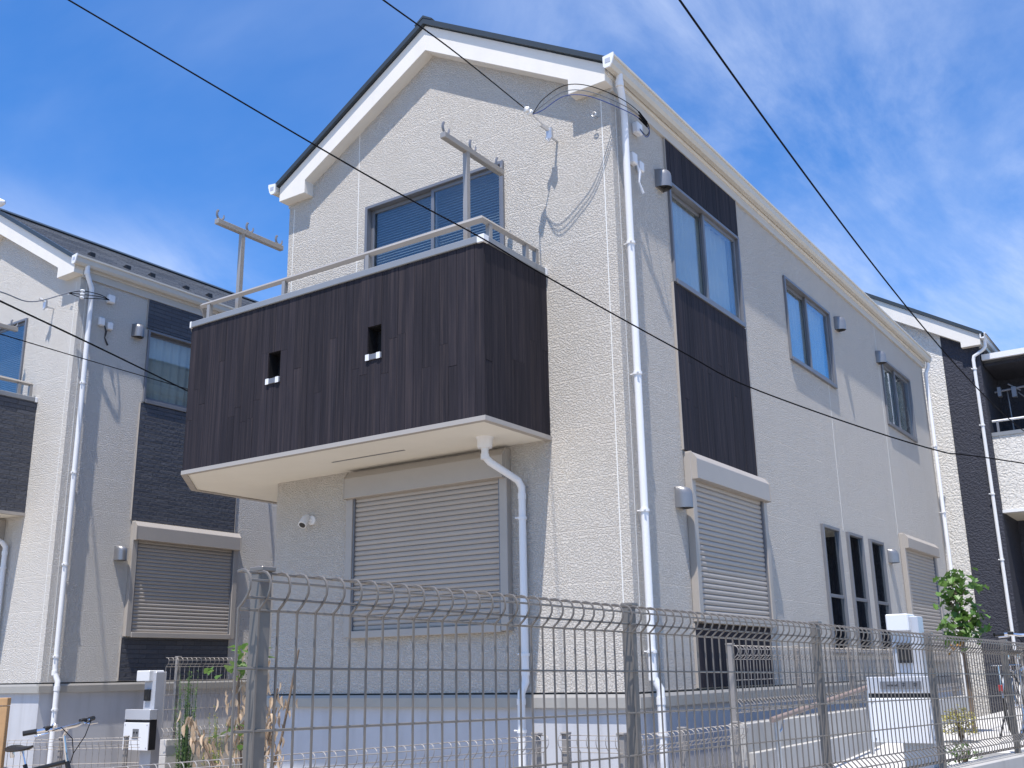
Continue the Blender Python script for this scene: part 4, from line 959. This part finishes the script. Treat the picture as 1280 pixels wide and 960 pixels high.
def dead_plant():
    T = empty('withered_sapling', 'withered sapling with curled brown leaves and a green tuft behind the fence', 'tree', (-1.88, -2.385, GZ))
    rng = random.Random(5); tr = MB()
    dl = leaf_mesh('leaf', M['leafdead'], 0.078, 0.0125, 0.9); gl = leaf_mesh('leaf', M['leaf'], 0.085, 0.034, 0.3)
    stems = [[(0, 0, -0.02), (0.02, 0, 0.5), (0.05, 0.02, 1.1), (0.02, 0.0, 1.68)], [(0, 0, 0.3), (-0.22, -0.12, 0.8), (-0.40, -0.22, 1.15)], [(0.02, 0, 0.4), (0.20, 0.10, 1.0), (0.28, 0.16, 1.62)], [(0, 0, 0.5), (-0.08, -0.05, 1.0), (-0.12, -0.05, 1.55)], [(0.01, 0, 0.5), (0.10, 0.06, 1.0), (0.16, 0.08, 1.35)]]
    for s in stems: tr.tube(s, [0.013, 0.010, 0.007, 0.004][:len(s)], 6)
    tr.build('trunk', M['bark'], T, smooth=True)
    for s, cnt in zip(stems, (100, 60, 12, 75, 50)):
        for i in range(cnt):
            u = rng.uniform(0.35, 1.0)*(len(s)-1); k = min(int(u), len(s)-2); q = Vector(s[k]).lerp(Vector(s[k+1]), u-k)+Vector((rng.gauss(0, 0.05), rng.gauss(0, 0.05), rng.gauss(0, 0.04)))
            inst('leaf', dl, T, q, (rng.uniform(-0.6, 0.6), rng.uniform(0.8, 1.7), rng.random()*2*PI), [rng.uniform(0.7, 1.3)]*3)
    for i in range(55):
        c = Vector((-0.06, -0.05, 1.56)) if i < 38 else Vector((-0.08, -0.03, 1.05))
        q = c+Vector((rng.gauss(0, 0.10), rng.gauss(0, 0.08), rng.gauss(0, 0.06)))
        inst('leaf', gl, T, q, (rng.uniform(-0.5, 0.5), rng.uniform(-0.2, 0.9), rng.random()*2*PI), [rng.uniform(0.6, 1.2)]*3)
dead_plant()
def tall_weed(label, loc, hgt, nst, material, spread, seed):
    T = empty('tall_weed', label, 'plant', loc); rng = random.Random(seed); st = MB(); lf = MB()
    for i in range(nst):
        a = rng.random()*2*PI; rr = spread*rng.random(); h_ = hgt*rng.uniform(0.55, 1.0)
        p0 = Vector((rr*0.4*math.cos(a), rr*0.4*math.sin(a), 0)); p1 = Vector((rr*math.cos(a), rr*math.sin(a), h_))
        st.tube([p0, p0.lerp(p1, 0.5)+Vector((0.02, 0, 0)), p1], [0.006, 0.005, 0.002], 4)
        for k in range(int(44*h_/hgt)):
            t = rng.uniform(0.1, 1.0); q = p0.lerp(p1, t); b = rng.random()*2*PI; L_ = rng.uniform(0.05, 0.11)*(1.15-t*0.6); d_ = Vector((math.cos(b), math.sin(b), rng.uniform(0.2, 1.0))).normalized(); sd_ = Vector((-math.sin(b), math.cos(b), 0))*0.008
            lf.add([q-sd_*0.3, q+sd_*0.3, q+d_*L_*0.5+sd_, q+d_*L_+Vector((0, 0, -0.01)), q+d_*L_*0.5-sd_], [(0, 1, 2, 3, 4)])
    st.build('stems', M['leafgrass'], T); o = lf.build('foliage', material, T); o['kind'] = 'stuff'
tall_weed('tall feathery green weed in front of the fence on the block wall', (-6.66, 0.86, GZ), 1.60, 30, M['leafgrass'], 0.17, 4)
tall_weed('short yellow-green weed clump beside the tall feathery weed', (-6.45, 1.15, GZ), 1.12, 16, M['leafyellow'], 0.38, 9)
def shrub(label, loc, rx, rz, cnt, material, seed, L=0.06):
    T = empty('shrub', label, 'shrub', loc); rng = random.Random(seed); st = MB(); me = leaf_mesh('leaf', material, L, L*0.3, 0.3)
    lf = MB()
    for i in range(14):
        a = rng.random()*2*PI; rr = rng.random()*rx
        st.tube([(0, 0, -0.02), (rr*0.5*math.cos(a), rr*0.5*math.sin(a), rz*0.5), (rr*math.cos(a), rr*math.sin(a), rz*rng.uniform(0.7, 1.0))], [0.006, 0.004, 0.002], 4)
    st.build('stems', M['bark'], T)
    for i in range(cnt):
        a = rng.random()*2*PI; rr = rx*math.sqrt(rng.random()); z = rz*(0.25+0.75*rng.random()*(1-0.35*(rr/rx)**2)); q = Vector((rr*math.cos(a), rr*math.sin(a), z))
        R_ = Matrix.Rotation(rng.random()*2*PI, 3, 'Z') @ Matrix.Rotation(rng.uniform(-0.9, 0.4), 3, 'Y')
        s = rng.uniform(0.6, 1.2); vs_ = [q+R_ @ (v.co*s) for v in me.vertices]; lf.add(vs_, [tuple(p_.vertices) for p_ in me.polygons])
    o = lf.build('foliage', material, T); o['kind'] = 'stuff'
shrub('round yellow-green shrub on the pale paving under the sapling', (1.52, 4.2, -0.60), 0.17, 0.36, 420, M['leafyellow'], 21, 0.045)
shrub('low sparse dark shrub on the pale paving beside the gate pillar', (1.95, 2.2, -0.69), 0.14, 0.22, 90, M['leaf'], 22, 0.05)
shrub('small sparse weed tuft at the foot of the street fence', (2.16, 1.0, -0.80), 0.14, 0.28, 90, M['leaf'], 23, 0.05)
shrub('thin weed at the foot of the gate pillar with the lettered plate', (1.72, 0.35, -0.90), 0.18, 0.30, 80, M['leaf'], 24, 0.05)

# ------------------------------------------------------------------ timber frame at the left edge
tf = empty('timber_screen', 'raw timber frame with a red-brown panel left of the parked bicycle', 'screen', (-5.72, -2.50, GZ), math.radians(33))
MB().box(-0.62, -0.03, 0.0, -0.55, 0.03, 1.22).build('post', M['oak'], tf, bevel=0.004)
MB().box(0.43, -0.03, 0.0, 0.50, 0.03, 1.22).build('post', M['oak'], tf, bevel=0.004)
MB().box(-0.62, -0.035, 1.222, 0.50, 0.035, 1.29).build('top_beam', M['oak'], tf, bevel=0.004)
for i in range(9): MB().box(-0.548+i*0.1085, -0.012, 0.05, -0.548+i*0.1085+0.105, 0.012, 1.22).build('board', M['redwood'], tf, bevel=0.003)

# ------------------------------------------------------------------ overhead cables
def smoothpath(pts, n=10):
    P = [Vector(q) for q in pts]; P = [P[0]*2-P[1]]+P+[P[-1]*2-P[-2]]; out = []
    for i in range(1, len(P)-2):
        for k in range(n):
            t = k/n; a, b, c, d = P[i-1], P[i], P[i+1], P[i+2]
            out.append(0.5*((2*b)+(c-a)*t+(2*a-5*b+4*c-d)*t*t+(3*b-a-3*c+d)*t**3))
    out.append(P[-2]); return out
def cable(label, pts, r, m='cable', ext0=2.0, ext1=6.0):
    P = [Vector(q) for q in pts]
    a = P[0]+(P[0]-P[1]).normalized()*ext0 if ext0 else None; b = P[-1]+(P[-1]-P[-2]).normalized()*ext1 if ext1 else None
    P = ([a] if a else [])+P+([b] if b else [])
    o = MB().tube(smoothpath(P, 8), r, 6).build('overhead_cable', M[m], smooth=True); return tag(o, label, 'cable')
cable('thick black cable sagging across the balcony and side wall of the cream house', [[-1.71, -4.47, 4.61], [-0.6, -2.78, 3.7], [-0.09, -2.0, 3.32], [0.2, -1.55, 3.08], [0.82, -0.6, 2.61], [1.22, 0.02, 2.34], [2.15, 1.44, 1.98], [2.75, 2.36, 1.91]], 0.0058)
cable('black cable crossing the open sky and passing over the white house', [[2.079, -6.081, 4.372], [2.056, -4.588, 4.145], [2.033, -3.095, 3.952], [2.01, -1.602, 3.792], [1.987, -0.108, 3.664], [1.964, 1.385, 3.57], [1.941, 2.878, 3.509], [1.918, 4.371, 3.481], [1.895, 5.864, 3.486], [1.872, 7.358, 3.524], [1.849, 8.851, 3.595], [1.826, 10.344, 3.699], [1.803, 11.837, 3.836], [1.78, 13.331, 4.006]], 0.0075, ext0=1.0, ext1=8.0)
cable('black cable crossing the grey-cream house above the thinner one', [[-4.76, -3.05, 3.54], [-5.68, -1.45, 3.69], [-7.04, 0.93, 3.89]], 0.009, ext1=4.0)
cable('thin dark cable crossing the window of the grey-cream house', [[-4.81, -2.99, 3.25], [-5.54, -1.71, 3.47], [-7.04, 0.92, 3.93]], 0.005, ext1=4.0)
# service drop to the cream house
sv = cable('service cable from the sky to the bracket on the cream gable', [[0.63, -3.91, 3.94], [0.11, -2.54, 4.52], [-0.71, -0.41, 5.375]], 0.0052, ext1=0)
J = Vector((-0.70, -0.41, 5.372))
MB().tube([J, (-0.625, -0.17, 5.25)], 0.006, 6).build('tail_wire', M['galv'], sv)
ins = MB(); d_ = Vector((0.06, 0.20, -0.10)).normalized()
ins.tube([J+d_*t for t in (0.0, 0.02, 0.03, 0.05, 0.06, 0.08, 0.09, 0.11)], [0.014, 0.034, 0.034, 0.018, 0.034, 0.034, 0.018, 0.022], 10); ins.build('insulator', M['ceramic'], sv, smooth=True)
E1 = Vector((0.06, 0.46, 5.30))
for i, (zp, mm) in enumerate(((5.47, 'cable'), (5.41, 'greycable'), (5.36, 'bluecable'))):
    a = J+d_*0.10
    pts = smoothpath([a, (-0.50, -0.40, zp-0.075), (-0.28, -0.38, zp), (-0.08, -0.28, zp-0.02), (0.10, -0.02, zp-0.08), (0.17, 0.25, 5.34-i*0.035), (0.19, 0.42, 5.25-i*0.02), (0.13, 0.47, 5.20-i*0.01), E1], 6)
    MB().tube(pts, 0.0042, 6).build('drop_wire', M[mm], sv, smooth=True)
    q = pts[int(len(pts)*0.62)]; q2 = pts[int(len(pts)*0.70)]
    MB().tube([q, q2], 0.009, 6).build('splice_sleeve', M['cable'], sv)
# service drop to the neighbour
svb = cable('bundled grey service wires reaching the junction box of the grey-cream house', [[-7.08, -1.83, 4.53], [-7.72, -1.07, 4.77], [-8.45, -0.15, 5.33]], 0.008, 'greycable', ext1=0)
for dz in (0.05, 0.0, -0.05):
    MB().tube(smoothpath([(-8.45, -0.15, 5.33), (-8.42, 0.05, 5.36+dz), (-8.36, 0.28, 5.38+dz*0.6), (-8.47, 0.5, 5.42)], 6), 0.006, 5).build('drop_wire', M['cable'], svb, smooth=True)
for dz in (0.05, 0.0, -0.05): MB().lathe([(0.012, -0.03), (0.022, -0.01), (0.022, 0.02), (0.01, 0.03)], (-8.42, 0.04, 5.36+dz), 10, 'y').build('insulator', M['ceramic'], svb, smooth=True)

# ------------------------------------------------------------------ street lamp whose head tip enters the frame at the left
sl_ = empty('street_lamp', 'white street lamp head reaching over the grey-cream house roof', 'street lamp', (-7.42, -2.32, GZ+0.17))
MB().tube([(0, 0, -0.22), (0, 0, 6.4)], [0.07, 0.05], 12).build('pole', M['galv'], sl_, smooth=True)
MB().tube([(0, 0, 6.3), (0.06, 0.06, 6.55), (0.25, 0.2, 6.62)], 0.02, 8).build('arm', M['galv'], sl_, smooth=True)
MB().tube([(0.15, 0.12, 6.60), (0.22, 0.18, 6.615), (0.42, 0.33, 6.65), (0.46, 0.36, 6.655)], [0.03, 0.05, 0.05, 0.02], 10).build('lamp_head', M['whitebox'], sl_, smooth=True)
